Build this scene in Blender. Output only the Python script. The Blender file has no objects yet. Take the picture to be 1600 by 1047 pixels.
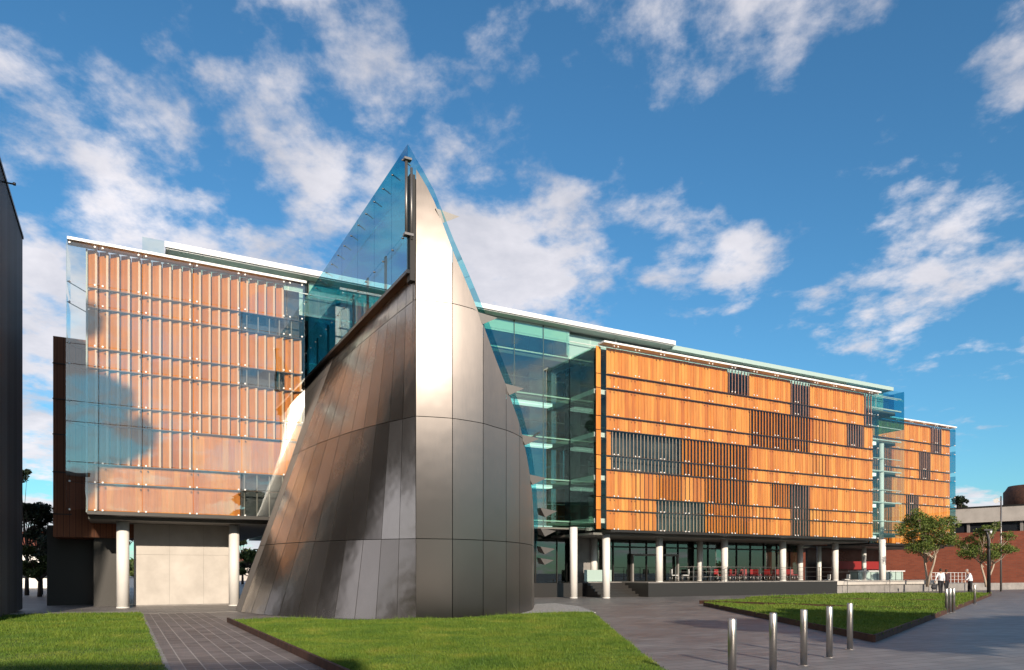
import bpy, math, random
import numpy as np
from mathutils import Vector, Matrix
rad = math.radians
C = bpy.context.scene
COL = C.collection
random.seed(7); RNG = np.random.default_rng(7)

# ------------------------------------------------------------------ camera
F, H, YH = 1130.0, 1.6, 894.0            # focal length in photo pixels, eye height, horizon row
cam = bpy.data.objects.new('camera', bpy.data.cameras.new('camera')); COL.objects.link(cam)
cam.location = (0, 0, H); cam.rotation_euler = (rad(90), 0, 0)
cam.data.sensor_width = 36; cam.data.lens = 36*F/1600; cam.data.shift_y = (YH-523.5)/1600
cam.data.clip_start = 0.1; cam.data.clip_end = 3000
C.camera = cam
# ------------------------------------------------------------------ world and sun
SUN_EL = rad(19); TS = Vector((0.30*math.cos(SUN_EL), -0.954*math.cos(SUN_EL), math.sin(SUN_EL))).normalized()
W = bpy.data.worlds.new('World'); C.world = W; W.use_nodes = True
nt = W.node_tree; nt.nodes.clear()
def wn(t, **k):
    n = nt.nodes.new(t)
    for a, b in k.items(): setattr(n, a, b)
    return n
L = nt.links.new
sky = wn('ShaderNodeTexSky', sky_type='NISHITA', sun_disc=False, sun_elevation=SUN_EL,
         sun_rotation=math.atan2(TS.x, TS.y), air_density=1.15, dust_density=0.25, ozone_density=3.0)
tc = wn('ShaderNodeTexCoord')
sep = wn('ShaderNodeSeparateXYZ'); L(tc.outputs['Generated'], sep.inputs[0])
def mth(op, a, b=None, c=None, clamp=False):
    n = wn('ShaderNodeMath', operation=op); n.use_clamp = clamp
    for i, x in enumerate((a, b, c)):
        if x is None: continue
        if isinstance(x, (int, float)): n.inputs[i].default_value = x
        else: L(x, n.inputs[i])
    return n.outputs[0]
zc = mth('ADD', mth('MAXIMUM', sep.outputs[2], 0.0), 0.20)
cx = mth('DIVIDE', sep.outputs[0], zc); cy = mth('DIVIDE', sep.outputs[1], zc)
cmb = wn('ShaderNodeCombineXYZ'); L(cx, cmb.inputs[0]); L(cy, cmb.inputs[1]); cmb.inputs[2].default_value = 3.7
def noise(scale, detail, rough, vec, dist=0.0, off=(0, 0, 0), scl=(1, 1, 1), rot=0):
    mp = wn('ShaderNodeMapping'); mp.inputs['Location'].default_value = off; mp.inputs['Scale'].default_value = scl
    mp.inputs['Rotation'].default_value = (0, 0, rot)
    L(vec, mp.inputs[0])
    n = wn('ShaderNodeTexNoise'); n.inputs['Scale'].default_value = scale; n.inputs['Detail'].default_value = detail
    n.inputs['Roughness'].default_value = rough; n.inputs['Distortion'].default_value = dist
    L(mp.outputs[0], n.inputs['Vector']); return n.outputs['Fac']
big = noise(0.8, 3, 0.5, cmb.outputs[0], 0.2, (6.1, 6.6, 0))
mid = noise(3.9, 9, 0.56, cmb.outputs[0], 0.1, (2.0, 7.1, 0), (1.0, 0.8, 1), 0.5)
fin = noise(11.0, 8, 0.62, cmb.outputs[0], 0.1, (9.0, 3.1, 0))
# more cloud to the left and overhead, clear deep blue upper right
bias = mth('MULTIPLY', mth('SUBTRACT', 0.22, sep.outputs[0]), 0.12)
cov = mth('ADD', mth('ADD', mth('MULTIPLY', big, 0.50), mth('MULTIPLY', mid, 0.85)), mth('MULTIPLY', fin, 0.24))
cov = mth('ADD', cov, bias); cov = mth('ADD', cov, mth('MULTIPLY', mth('MAXIMUM', mth('MULTIPLY', sep.outputs[1], -1.0), 0.0), 0.19))
mr = wn('ShaderNodeMapRange'); mr.interpolation_type = 'SMOOTHSTEP'
L(cov, mr.inputs['Value']); mr.inputs['From Min'].default_value = 0.775; mr.inputs['From Max'].default_value = 0.93
cov = mth('SUBTRACT', cov, mth('MULTIPLY', mth('MAXIMUM', mth('SUBTRACT', sep.outputs[2], 0.42), 0.0), 0.30))
L(cov, mr.inputs['Value'])
shade = noise(2.6, 6, 0.6, cmb.outputs[0], 0.2, (2.3, 7.4, 0.4))
cr = wn('ShaderNodeValToRGB'); L(shade, cr.inputs[0])
cr.color_ramp.elements[0].position = 0.3; cr.color_ramp.elements[0].color = (4.3, 4.4, 5.0, 1)
cr.color_ramp.elements[1].position = 0.68; cr.color_ramp.elements[1].color = (7.9, 7.6, 7.9, 1)
hs = wn('ShaderNodeMix', data_type='RGBA', blend_type='MULTIPLY'); hs.inputs[0].default_value = 1
L(sky.outputs[0], hs.inputs[6]); hs.inputs[7].default_value = (0.52, 0.96, 1.15, 1)
mx = wn('ShaderNodeMix', data_type='RGBA'); L(mth('MULTIPLY', mr.outputs[0], 0.93), mx.inputs[0])
L(hs.outputs[2], mx.inputs[6]); L(cr.outputs[0], mx.inputs[7])
bg = wn('ShaderNodeBackground'); bg.inputs[1].default_value = 0.11; L(mx.outputs[2], bg.inputs[0])
wo = wn('ShaderNodeOutputWorld'); L(bg.outputs[0], wo.inputs[0])

sl = bpy.data.lights.new('sun', 'SUN'); sl.energy = 4.9; sl.angle = rad(0.5); sl.color = (1.0, 0.86, 0.70)
so = bpy.data.objects.new('sun', sl); COL.objects.link(so)
so.rotation_euler = TS.to_track_quat('Z', 'Y').to_euler(); so.location = TS*100
C.view_settings.view_transform = 'Standard'; C.view_settings.look = 'None'
C.view_settings.exposure = 0.2; C.view_settings.gamma = 1
C.cycles.transparent_max_bounces = 24; C.cycles.max_bounces = 8; C.cycles.caustics_reflective = False; C.cycles.caustics_refractive = False

# ------------------------------------------------------------------ frames of reference
ANG = math.atan2(1130, 2100)             # the facade runs 28 degrees off the image plane
UX, UY = math.cos(ANG), math.sin(ANG)    # u: along the facade; v: into the building
def w2l(X, Y): return (X*UX+Y*UY, -X*UY+Y*UX)
def l2w(s, t): return (s*UX-t*UY, s*UY+t*UX)
def G(px, py, z=0.0):                    # a point of the ground seen in the photo, world X, Y
    d = (H-z)*F/(py-YH); return ((px-800)/F*d, d)
def GL(px, py, z=0.0): return w2l(*G(px, py, z))
def S(px, py, T):                        # a point on the vertical plane t = T: along, height
    k = (px-800)/F; d = T/(UX-UY*k); return (d*(UX*k+UY), H+(YH-py)/F*d)
def D(px, d): return ((px-800)/F*d, d)

# ------------------------------------------------------------------ materials
MATS = {}
def mat(name, col, rough=0.6, metal=0.0, spec=0.5, emit=None, es=0.0):
    m = bpy.data.materials.new(name); m.use_nodes = True
    p = m.node_tree.nodes['Principled BSDF']
    p.inputs['Base Color'].default_value = (*col, 1); p.inputs['Roughness'].default_value = rough
    p.inputs['Metallic'].default_value = metal; p.inputs['Specular IOR Level'].default_value = spec
    if emit: p.inputs['Emission Color'].default_value = (*emit, 1); p.inputs['Emission Strength'].default_value = es
    MATS[name] = m; return m
class N:
    def __init__(s, m): s.t = m.node_tree; s.p = s.t.nodes.get('Principled BSDF'); s.tc = s.t.nodes.new('ShaderNodeTexCoord')
    def n(s, t, **k):
        x = s.t.nodes.new(t)
        for a, b in k.items(): setattr(x, a, b)
        return x
    def l(s, a, b): s.t.links.new(a, b)
    def noise(s, scale, detail=4, rough=0.55, scl=(1, 1, 1), rot=(0, 0, 0), src='Object'):
        mp = s.n('ShaderNodeMapping'); mp.inputs['Scale'].default_value = scl; mp.inputs['Rotation'].default_value = rot
        s.l(s.tc.outputs[src], mp.inputs[0])
        x = s.n('ShaderNodeTexNoise'); x.inputs['Scale'].default_value = scale; x.inputs['Detail'].default_value = detail
        x.inputs['Roughness'].default_value = rough; s.l(mp.outputs[0], x.inputs['Vector']); return x.outputs['Fac']
    def ramp(s, f, stops):
        r = s.n('ShaderNodeValToRGB'); s.l(f, r.inputs[0]); e = r.color_ramp.elements
        while len(e) < len(stops): e.new(0.5)
        for i, (p, c) in enumerate(stops): e[i].position = p; e[i].color = (*c, 1)
        return r.outputs[0]
    def mix(s, f, a, b, mode='MIX'):
        x = s.n('ShaderNodeMix', data_type='RGBA', blend_type=mode)
        for i, q in ((0, f), (6, a), (7, b)):
            if isinstance(q, (int, float)): x.inputs[i].default_value = q
            elif isinstance(q, tuple): x.inputs[i].default_value = (*q, 1)
            else: s.l(q, x.inputs[i])
        return x.outputs[2]
    def mr(s, f, a, b, c, d):
        x = s.n('ShaderNodeMapRange'); s.l(f, x.inputs[0])
        for i, q in enumerate((a, b, c, d)): x.inputs[i+1].default_value = q
        return x.outputs[0]
    def bump(s, h, st, dist=0.02):
        b = s.n('ShaderNodeBump'); b.inputs['Strength'].default_value = st; b.inputs['Distance'].default_value = dist
        s.l(h, b.inputs['Height']); s.l(b.outputs[0], s.p.inputs['Normal'])
    def rpi(s): return s.n('ShaderNodeNewGeometry').outputs['Random Per Island']

def glass(name, tint, base, ior=1.5, rough=0.0, wav=0.0, top=0.9):
    m = bpy.data.materials.new(name); m.use_nodes = True; k = N(m); k.t.nodes.remove(k.p)
    tr = k.n('ShaderNodeBsdfTransparent'); tr.inputs[0].default_value = (*tint, 1)
    gl = k.n('ShaderNodeBsdfGlossy'); gl.inputs['Roughness'].default_value = rough; gl.inputs[0].default_value = (0.95, 0.97, 0.96, 1)
    ge = k.n('ShaderNodeNewGeometry'); dt = k.n('ShaderNodeVectorMath', operation='DOT_PRODUCT')
    k.l(ge.outputs['Incoming'], dt.inputs[0]); k.l(ge.outputs['Normal'], dt.inputs[1])
    ab = k.n('ShaderNodeMath', operation='ABSOLUTE'); k.l(dt.outputs['Value'], ab.inputs[0])
    om = k.n('ShaderNodeMath', operation='SUBTRACT'); om.inputs[0].default_value = 1; k.l(ab.outputs[0], om.inputs[1])
    pw = k.n('ShaderNodeMath', operation='POWER'); k.l(om.outputs[0], pw.inputs[0]); pw.inputs[1].default_value = 5
    f = k.mr(pw.outputs[0], 0, 1, base, top)          # Schlick, the same from either side of the pane
    if wav:
        b = k.n('ShaderNodeBump'); b.inputs['Strength'].default_value = wav; b.inputs['Distance'].default_value = 0.05
        k.l(k.noise(0.55, 2, 0.5), b.inputs['Height']); k.l(b.outputs[0], gl.inputs['Normal'])
    ms = k.n('ShaderNodeMixShader'); k.l(f, ms.inputs[0]); k.l(tr.outputs[0], ms.inputs[1]); k.l(gl.outputs[0], ms.inputs[2])
    k.l(ms.outputs[0], k.t.nodes['Material Output'].inputs[0]); MATS[name] = m; return m
glass('facade_glass', (0.95, 0.97, 0.95), 0.13, wav=0.12)
glass('screen_glass', (0.95, 0.98, 0.96), 0.025, wav=0.05)
glass('green_glass', (0.78, 0.95, 0.88), 0.14)
glass('blue_glass', (0.32, 0.70, 0.80), 0.045, top=0.5)
glass('shop_glass', (0.45, 0.52, 0.50), 0.10)
glass('clear_glass', (0.86, 0.93, 0.92), 0.05)

m = mat('timber', (0.5, 0.2, 0.05), 0.42, spec=0.35); k = N(m)
g = k.noise(6, 5, 0.6, (1.5, 1.5, 0.12)); r = k.rpi()
c1 = k.ramp(r, [(0.0, (0.62, 0.170, 0.030)), (0.35, (0.80, 0.290, 0.055)), (0.7, (0.88, 0.370, 0.085)), (1.0, (0.70, 0.210, 0.038))])
k.l(k.mix(0.55, c1, k.ramp(g, [(0.3, (0.62, 0.55, 0.5)), (0.7, (1.15, 1.15, 1.1))]), 'MULTIPLY'), k.p.inputs['Base Color'])
m = mat('timber_red', (0.4, 0.13, 0.05), 0.42, spec=0.35); k = N(m)
g = k.noise(6, 5, 0.6, (1.5, 1.5, 0.12)); r = k.rpi()
c1 = k.ramp(r, [(0.0, (0.62, 0.165, 0.012)), (0.5, (0.80, 0.270, 0.024)), (1.0, (0.70, 0.205, 0.016))])
k.l(k.mix(0.5, c1, k.ramp(g, [(0.3, (0.6, 0.55, 0.5)), (0.7, (1.15, 1.15, 1.1))]), 'MULTIPLY'), k.p.inputs['Base Color'])
mat('timber_sun_glint', (0.84, 0.52, 0.32), 0.45)  # sun caught by the louvre folds, painted as a paler timber
m = mat('timber_dark', (0.16, 0.055, 0.03), 0.5); k = N(m)
k.l(k.ramp(k.rpi(), [(0, (0.26, 0.085, 0.05)), (1, (0.42, 0.16, 0.095))]), k.p.inputs['Base Color'])
m = mat('timber_board', (0.22, 0.08, 0.035), 0.6); k = N(m)
wv = k.n('ShaderNodeTexWave'); wv.bands_direction = 'X'; wv.inputs['Scale'].default_value = 1.3
k.l(k.tc.outputs['Object'], wv.inputs[0]); k.l(k.ramp(wv.outputs['Fac'], [(0.0, (0.10, 0.03, 0.015)), (0.08, (0.30, 0.10, 0.04)), (1, (0.26, 0.085, 0.035))]), k.p.inputs['Base Color'])

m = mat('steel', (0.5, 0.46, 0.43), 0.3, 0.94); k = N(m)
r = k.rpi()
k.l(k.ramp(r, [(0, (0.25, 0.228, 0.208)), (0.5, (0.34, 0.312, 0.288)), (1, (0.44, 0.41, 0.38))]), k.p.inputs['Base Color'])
br = k.noise(14, 6, 0.7, (3, 3, 0.15)); cl = k.noise(0.35, 3, 0.5)
a = k.n('ShaderNodeMath', operation='MULTIPLY_ADD'); k.l(br, a.inputs[0]); a.inputs[1].default_value = 0.10
k.l(k.mr(cl, 0.3, 0.7, 0.13, 0.24), a.inputs[2]); k.l(a.outputs[0], k.p.inputs['Roughness'])
k.p.inputs['Anisotropic'].default_value = 0.35
k.bump(k.noise(0.55, 3, 0.5), 0.75, 0.08)
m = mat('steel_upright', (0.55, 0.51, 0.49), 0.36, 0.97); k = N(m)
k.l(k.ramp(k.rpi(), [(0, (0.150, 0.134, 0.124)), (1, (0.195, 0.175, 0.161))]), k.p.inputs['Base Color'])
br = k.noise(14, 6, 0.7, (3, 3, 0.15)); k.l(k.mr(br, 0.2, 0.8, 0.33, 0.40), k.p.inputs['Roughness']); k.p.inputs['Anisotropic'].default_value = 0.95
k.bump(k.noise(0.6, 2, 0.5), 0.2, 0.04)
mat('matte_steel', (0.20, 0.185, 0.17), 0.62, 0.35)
mat('seam', (0.03, 0.028, 0.026), 0.7)
m = mat('brushed_steel', (0.5, 0.47, 0.44), 0.36, 1.0); k = N(m)
k.l(k.mr(k.noise(5, 6, 0.65, (1, 1, .4)), 0.3, 0.7, 0.28, 0.5), k.p.inputs['Roughness']); k.p.inputs['Anisotropic'].default_value = .4
mat('fin_steel', (0.22, 0.21, 0.20), 0.4, 0.7)
mat('fin_dark', (0.34, 0.22, 0.16), 0.6)
m = mat('concrete_pale', (0.62, 0.58, 0.52), 0.75); k = N(m)
k.l(k.ramp(k.noise(0.9, 6, 0.6), [(0.3, (0.44, 0.405, 0.365)), (0.7, (0.58, 0.54, 0.49))]), k.p.inputs['Base Color'])
m = mat('concrete_grey', (0.3, 0.29, 0.27), 0.8); k = N(m)
k.l(k.ramp(k.noise(1.5, 6, 0.6), [(0.3, (0.20, 0.19, 0.18)), (0.7, (0.32, 0.30, 0.28))]), k.p.inputs['Base Color'])
m = mat('column_white', (0.8, 0.78, 0.74), 0.55); k = N(m)
k.l(k.ramp(k.noise(1.3, 6, 0.6, (1, 1, .35)), [(0.3, (0.70, 0.68, 0.64)), (0.65, (0.84, 0.82, 0.78))]), k.p.inputs['Base Color'])
mat('white_metal', (0.80, 0.81, 0.80), 0.4)
mat('pale_glass_panel', (0.40, 0.52, 0.48), 0.25)
mat('light_tube', (0.9, 0.9, 0.85), 0.4, emit=(0.92, 1.0, 0.92), es=0.9)
mat('slab_edge', (0.55, 0.60, 0.57), 0.5)
mat('slab_dark', (0.09, 0.10, 0.09), 0.7)
mat('dark_metal', (0.035, 0.033, 0.03), 0.45, 0.4)
mat('black_paint', (0.015, 0.015, 0.016), 0.35)
mat('transom_brown', (0.07, 0.035, 0.025), 0.5)
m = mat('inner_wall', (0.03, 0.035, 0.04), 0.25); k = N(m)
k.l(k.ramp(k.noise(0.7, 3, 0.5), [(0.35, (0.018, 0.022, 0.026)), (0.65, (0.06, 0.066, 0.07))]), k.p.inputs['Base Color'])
mat('interior_green', (0.36, 0.55, 0.48), 0.6)
mat('interior_pale', (0.60, 0.70, 0.65), 0.7)
mat('lime_fabric', (0.30, 0.42, 0.05), 0.8)
mat('red_paint', (0.26, 0.018, 0.018), 0.5)
mat('soffit', (0.19, 0.18, 0.165), 0.6)
mat('terrace_dark', (0.028, 0.026, 0.024), 0.4)
m = mat('slat_dark', (0.035, 0.038, 0.045), 0.45, 0.3); k = N(m)
k.l(k.ramp(k.rpi(), [(0, (0.03, 0.033, 0.04)), (1, (0.075, 0.08, 0.095))]), k.p.inputs['Base Color'])
m = mat('corten', (0.07, 0.03, 0.02), 0.8); k = N(m)
k.l(k.ramp(k.noise(4, 6, 0.65), [(0.3, (0.035, 0.015, 0.010)), (0.7, (0.10, 0.040, 0.022))]), k.p.inputs['Base Color'])
m = mat('plaza_paving', (0.1, 0.1, 0.1), 0.55); k = N(m)
mp = k.n('ShaderNodeMapping'); mp.inputs['Rotation'].default_value = (0, 0, -ANG); k.l(k.tc.outputs['Object'], mp.inputs[0])
bk = k.n('ShaderNodeTexBrick'); bk.inputs['Scale'].default_value = 1; bk.inputs['Brick Width'].default_value = 0.6
bk.inputs['Row Height'].default_value = 0.3; bk.inputs['Mortar Size'].default_value = 0.009; bk.inputs['Color1'].default_value = (0.165, 0.155, 0.150, 1)
bk.inputs['Color2'].default_value = (0.235, 0.222, 0.215, 1); bk.inputs['Mortar'].default_value = (0.08, 0.075, 0.07, 1)
k.l(mp.outputs[0], bk.inputs['Vector'])
st = k.noise(0.35, 8, 0.6); st2 = k.noise(0.9, 5, 0.7, (0.25, 1.6, 1), (0, 0, -ANG))
b1 = k.mix(0.8, bk.outputs['Color'], k.ramp(st, [(0.3, (0.62, 0.62, 0.64)), (0.48, (0.95, 0.94, 0.93)), (0.7, (1.30, 1.26, 1.22))]), 'MULTIPLY')
b2 = k.mix(0.5, b1, k.ramp(st2, [(0.35, (0.72, 0.72, 0.74)), (0.7, (1.3, 1.27, 1.22))]), 'MULTIPLY')
k.l(b2, k.p.inputs['Base Color']); k.l(k.mr(st, 0.3, 0.7, 0.42, 0.62), k.p.inputs['Roughness']); k.bump(bk.outputs['Fac'], -0.3, 0.01)
m = mat('path_paving', (0.12, 0.115, 0.11), 0.55); k = N(m)
mp = k.n('ShaderNodeMapping'); mp.inputs['Rotation'].default_value = (0, 0, rad(90)-0); k.l(k.tc.outputs['Object'], mp.inputs[0])
bk = k.n('ShaderNodeTexBrick'); bk.inputs['Scale'].default_value = 1; bk.inputs['Brick Width'].default_value = 0.62
bk.inputs['Row Height'].default_value = 0.29; bk.inputs['Mortar Size'].default_value = 0.011; bk.inputs['Color1'].default_value = (0.11, 0.10, 0.098, 1)
bk.inputs['Color2'].default_value = (0.185, 0.165, 0.16, 1); bk.inputs['Mortar'].default_value = (0.36, 0.34, 0.31, 1); bk.inputs['Mortar Smooth'].default_value = 0.2
k.l(mp.outputs[0], bk.inputs['Vector'])
# the long joints show, the cross joints barely
k.l(k.mix(0.8, bk.outputs['Color'], k.ramp(k.noise(1.2, 8, 0.65), [(0.3, (0.7, 0.7, 0.7)), (0.7, (1.25, 1.22, 1.2))]), 'MULTIPLY'), k.p.inputs['Base Color'])
k.bump(bk.outputs['Fac'], -0.3, 0.01)
m = mat('pale_kerb', (0.30, 0.28, 0.25), 0.7); k = N(m)
k.l(k.ramp(k.noise(5, 6, 0.6), [(0.3, (0.22, 0.20, 0.18)), (0.7, (0.36, 0.34, 0.31))]), k.p.inputs['Base Color'])
m = mat('gravel', (0.4, 0.38, 0.35), 0.9); k = N(m)
vo = k.n('ShaderNodeTexVoronoi'); vo.inputs['Scale'].default_value = 16; k.l(k.tc.outputs['Object'], vo.inputs[0])
k.l(k.ramp(vo.outputs['Distance'], [(0.0, (0.75, 0.72, 0.68)), (0.6, (0.30, 0.29, 0.27))]), k.p.inputs['Base Color']); k.bump(vo.outputs['Distance'], -0.6, 0.03)
m = mat('soil', (0.06, 0.10, 0.015), 0.9); k = N(m)
k.l(k.ramp(k.noise(1.1, 6, 0.6), [(0.3, (0.045, 0.085, 0.012)), (0.7, (0.12, 0.16, 0.022))]), k.p.inputs['Base Color'])
m = mat('grass_blade', (0.1, 0.18, 0.02), 0.6, spec=0.3); k = N(m)
n1 = k.noise(0.7, 8, 0.72); c1 = k.ramp(n1, [(0.32, (0.05, 0.11, 0.012)), (0.47, (0.095, 0.165, 0.016)), (0.58, (0.135, 0.19, 0.02)), (0.70, (0.22, 0.23, 0.04))])
k.l(k.mix(0.7, c1, k.ramp(k.rpi(), [(0, (0.5, 0.55, 0.5)), (0.9, (1.3, 1.25, 1.2)), (1, (1.7, 1.4, 1.4))]), 'MULTIPLY'), k.p.inputs['Base Color'])
def leafmat(name, a, b, c):
    m = mat(name, b, 0.6, spec=0.25); k = N(m)
    k.l(k.ramp(k.rpi(), [(0, a), (0.5, b), (1, c)]), k.p.inputs['Base Color'])
    k.p.inputs['Subsurface Weight'].default_value = 0.0
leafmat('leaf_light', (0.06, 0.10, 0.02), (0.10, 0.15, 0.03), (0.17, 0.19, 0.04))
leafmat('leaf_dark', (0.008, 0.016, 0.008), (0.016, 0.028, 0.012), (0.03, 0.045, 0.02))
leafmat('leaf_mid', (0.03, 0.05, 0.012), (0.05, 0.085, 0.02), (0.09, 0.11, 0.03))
mat('bark_pale', (0.42, 0.34, 0.26), 0.8); mat('bark_dark', (0.06, 0.045, 0.035), 0.9)
m = mat('red_brick', (0.3, 0.08, 0.04), 0.8); k = N(m)
bk = k.n('ShaderNodeTexBrick'); bk.inputs['Scale'].default_value = 1; bk.inputs['Brick Width'].default_value = 0.46; bk.inputs['Row Height'].default_value = 0.16
bk.inputs['Mortar Size'].default_value = 0.012; bk.inputs['Color1'].default_value = (0.25, 0.062, 0.032, 1); bk.inputs['Color2'].default_value = (0.33, 0.085, 0.042, 1)
bk.inputs['Mortar'].default_value = (0.2, 0.11, 0.08, 1)
sp = k.n('ShaderNodeSeparateXYZ'); k.l(k.tc.outputs['Object'], sp.inputs[0]); ad = k.n('ShaderNodeMath', operation='ADD'); k.l(sp.outputs[0], ad.inputs[0]); k.l(sp.outputs[1], ad.inputs[1])
mp = k.n('ShaderNodeCombineXYZ'); k.l(ad.outputs[0], mp.inputs[0]); k.l(sp.outputs[2], mp.inputs[1]); k.l(mp.outputs[0], bk.inputs['Vector'])
k.l(k.mix(0.6, bk.outputs['Color'], k.ramp(k.noise(0.25, 5, 0.6), [(0.3, (0.75, 0.75, 0.75)), (0.7, (1.2, 1.2, 1.2))]), 'MULTIPLY'), k.p.inputs['Base Color'])
mat('window_dark', (0.02, 0.024, 0.03), 0.12)
mat('skin', (0.48, 0.27, 0.18), 0.55); mat('shirt_white', (0.78, 0.77, 0.80), 0.8); mat('shirt_dark', (0.05, 0.02, 0.025), 0.8)
mat('trousers_black', (0.014, 0.013, 0.018), 0.8); mat('shoe_leather', (0.01, 0.01, 0.01), 0.35); mat('hair_brown', (0.05, 0.025, 0.015), 0.7)
mat('hair_grey', (0.30, 0.27, 0.25), 0.7); mat('bag_fabric', (0.02, 0.02, 0.025), 0.7)

# ------------------------------------------------------------------ mesh building
SPLIT = {'louvre_post','cladding_joint','glass_stay','end_glass','roof_post','roof_screen','floor_slab','mullion','shopfront_glass','shopfront_frame','room_partition','counter_joint','window_mullion','window','glass_bolt','link_glass','prow_glass'}
class MB:
    def __init__(s): s.v = []; s.f = []; s.smooth = []; s.g = []
    def add(s, vs, fs, sm=False):
        o = len(s.v); s.g.append((o, len(s.f))); s.v += [tuple(p) for p in vs]; s.f += [tuple(i+o for i in q) for q in fs]; s.smooth += [sm]*len(fs); return s
    def box(s, x0, x1, y0, y1, z0, z1):
        return s.add([(x0,y0,z0),(x1,y0,z0),(x1,y1,z0),(x0,y1,z0),(x0,y0,z1),(x1,y0,z1),(x1,y1,z1),(x0,y1,z1)],
                     [(0,3,2,1),(4,5,6,7),(0,1,5,4),(1,2,6,5),(2,3,7,6),(3,0,4,7)])
    def obox(s, cx, cy, hx, hy, z0, z1, a):
        ca, sa = math.cos(a), math.sin(a)
        q = [(cx+x*ca-y*sa, cy+x*sa+y*ca) for x, y in ((-hx,-hy),(hx,-hy),(hx,hy),(-hx,hy))]
        return s.prism(q, z0, z1)
    def prism(s, q, z0, z1):
        n = len(q)
        a = sum(q[i][0]*q[(i+1)%n][1]-q[(i+1)%n][0]*q[i][1] for i in range(n))
        if a < 0: q = q[::-1]
        return s.add([(x,y,z0) for x,y in q]+[(x,y,z1) for x,y in q],
                     [tuple(range(n-1,-1,-1)), tuple(range(n,2*n))]+[(i,(i+1)%n,n+(i+1)%n,n+i) for i in range(n)])
    def bar(s, p, q, w, h=None):        # rectangular bar between two points
        h = h or w; p, q = Vector(p), Vector(q); d = (q-p).normalized()
        a = d.cross(Vector((0,0,1)));
        if a.length < 1e-3: a = Vector((1,0,0))
        a.normalize(); b = a.cross(d)
        r = [p+a*i*w/2+b*j*h/2 for i, j in ((-1,-1),(1,-1),(1,1),(-1,1))]; t = [x+(q-p) for x in r]
        return s.add(r+t, [(0,1,2,3),(7,6,5,4),(0,4,5,1),(1,5,6,2),(2,6,7,3),(3,7,4,0)])
    def tube(s, pts, rs, n=12, caps=True):
        pts = [Vector(p) for p in pts]; rs = rs if isinstance(rs, (list, tuple)) else [rs]*len(pts)
        o = []; ref = None
        for i, p in enumerate(pts):
            d = (pts[min(i+1,len(pts)-1)]-pts[max(i-1,0)]).normalized()
            if ref is None: ref = Vector((1,0,0)) if abs(d.x) < 0.8 else Vector((0,1,0))
            a = (ref-d*ref.dot(d)).normalized(); b = d.cross(a); ref = a
            o += [p+(a*math.cos(2*math.pi*j/n)+b*math.sin(2*math.pi*j/n))*rs[i] for j in range(n)]
        fs = [(i*n+j, i*n+(j+1)%n, (i+1)*n+(j+1)%n, (i+1)*n+j) for i in range(len(pts)-1) for j in range(n)]
        s.add(o, fs, True)
        if caps:
            k = len(s.v)-len(o); s.f += [tuple(k+j for j in range(n-1,-1,-1)), tuple(k+(len(pts)-1)*n+j for j in range(n))]; s.smooth += [False]*2
        return s
    def ball(s, c, r, n=12, m=8):
        rx, ry, rz = r if isinstance(r, (tuple, list)) else (r, r, r)
        vs = [(c[0],c[1],c[2]-rz)]+[(c[0]+rx*math.cos(2*math.pi*j/n)*math.sin(math.pi*i/m), c[1]+ry*math.sin(2*math.pi*j/n)*math.sin(math.pi*i/m), c[2]-rz*math.cos(math.pi*i/m)) for i in range(1,m) for j in range(n)]+[(c[0],c[1],c[2]+rz)]
        fs = [(0, 1+(j+1)%n, 1+j) for j in range(n)]+[(1+i*n+j, 1+i*n+(j+1)%n, 1+(i+1)*n+(j+1)%n, 1+(i+1)*n+j) for i in range(m-2) for j in range(n)]
        t = len(vs)-1; fs += [(1+(m-2)*n+j, 1+(m-2)*n+(j+1)%n, t) for j in range(n)]
        return s.add(vs, fs, True)
    def build(s, name, m, parent=None, off=(0,0,0)):
        me = bpy.data.meshes.new(name)
        ox, oy, oz = off
        me.from_pydata([(x-ox, y-oy, z-oz) for x, y, z in s.v], [], s.f)
        me.materials.append(MATS[m]); me.polygons.foreach_set('use_smooth', s.smooth); me.update()
        o = bpy.data.objects.new(name, me); COL.objects.link(o)
        if parent is not None: o.parent = parent
        return o
class Thing:                              # an Empty at the base of a thing; verts may be given in its outer frame
    def __init__(s, name, label, cat, base=(0,0,0), rot=0.0, group=None, local=True):
        s.e = bpy.data.objects.new(name, None); COL.objects.link(s.e); s.off = base
        if local: X, Y = l2w(base[0], base[1]); s.e.location = (X, Y, base[2]); s.e.rotation_euler = (0,0,ANG)
        else: s.e.location = base; s.e.rotation_euler = (0,0,rot)
        tag(s.e, label, cat, group)
    def part(s, name, mb, m, parent=None):
        if name in SPLIT and len(mb.g) > 1:
            for i, (v0, f0) in enumerate(mb.g):
                v1, f1 = mb.g[i+1] if i+1 < len(mb.g) else (len(mb.v), len(mb.f)); c = MB()
                c.v = mb.v[v0:v1]; c.f = [tuple(k-v0 for k in f) for f in mb.f[f0:f1]]; c.smooth = mb.smooth[f0:f1]; o = c.build(name, m, parent or s.e, s.off)
            return o
        return mb.build(name, m, parent or s.e, s.off)
def tag(o, label, cat, group=None):
    o['label'] = label; o['category'] = cat
    if group: o['group'] = group
    return o
def copy_tree(o, parent=None):
    c = o.copy(); COL.objects.link(c); c.parent = parent
    for ch in list(o.children): copy_tree(ch, c)
    return c
def struct(name, mb, m, kind='structure', local=False):
    o = mb.build(name, m); o['kind'] = kind
    if local: o.rotation_euler = (0,0,ANG)
    return o
def lp(pts): return [l2w(*p) for p in pts]

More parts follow.
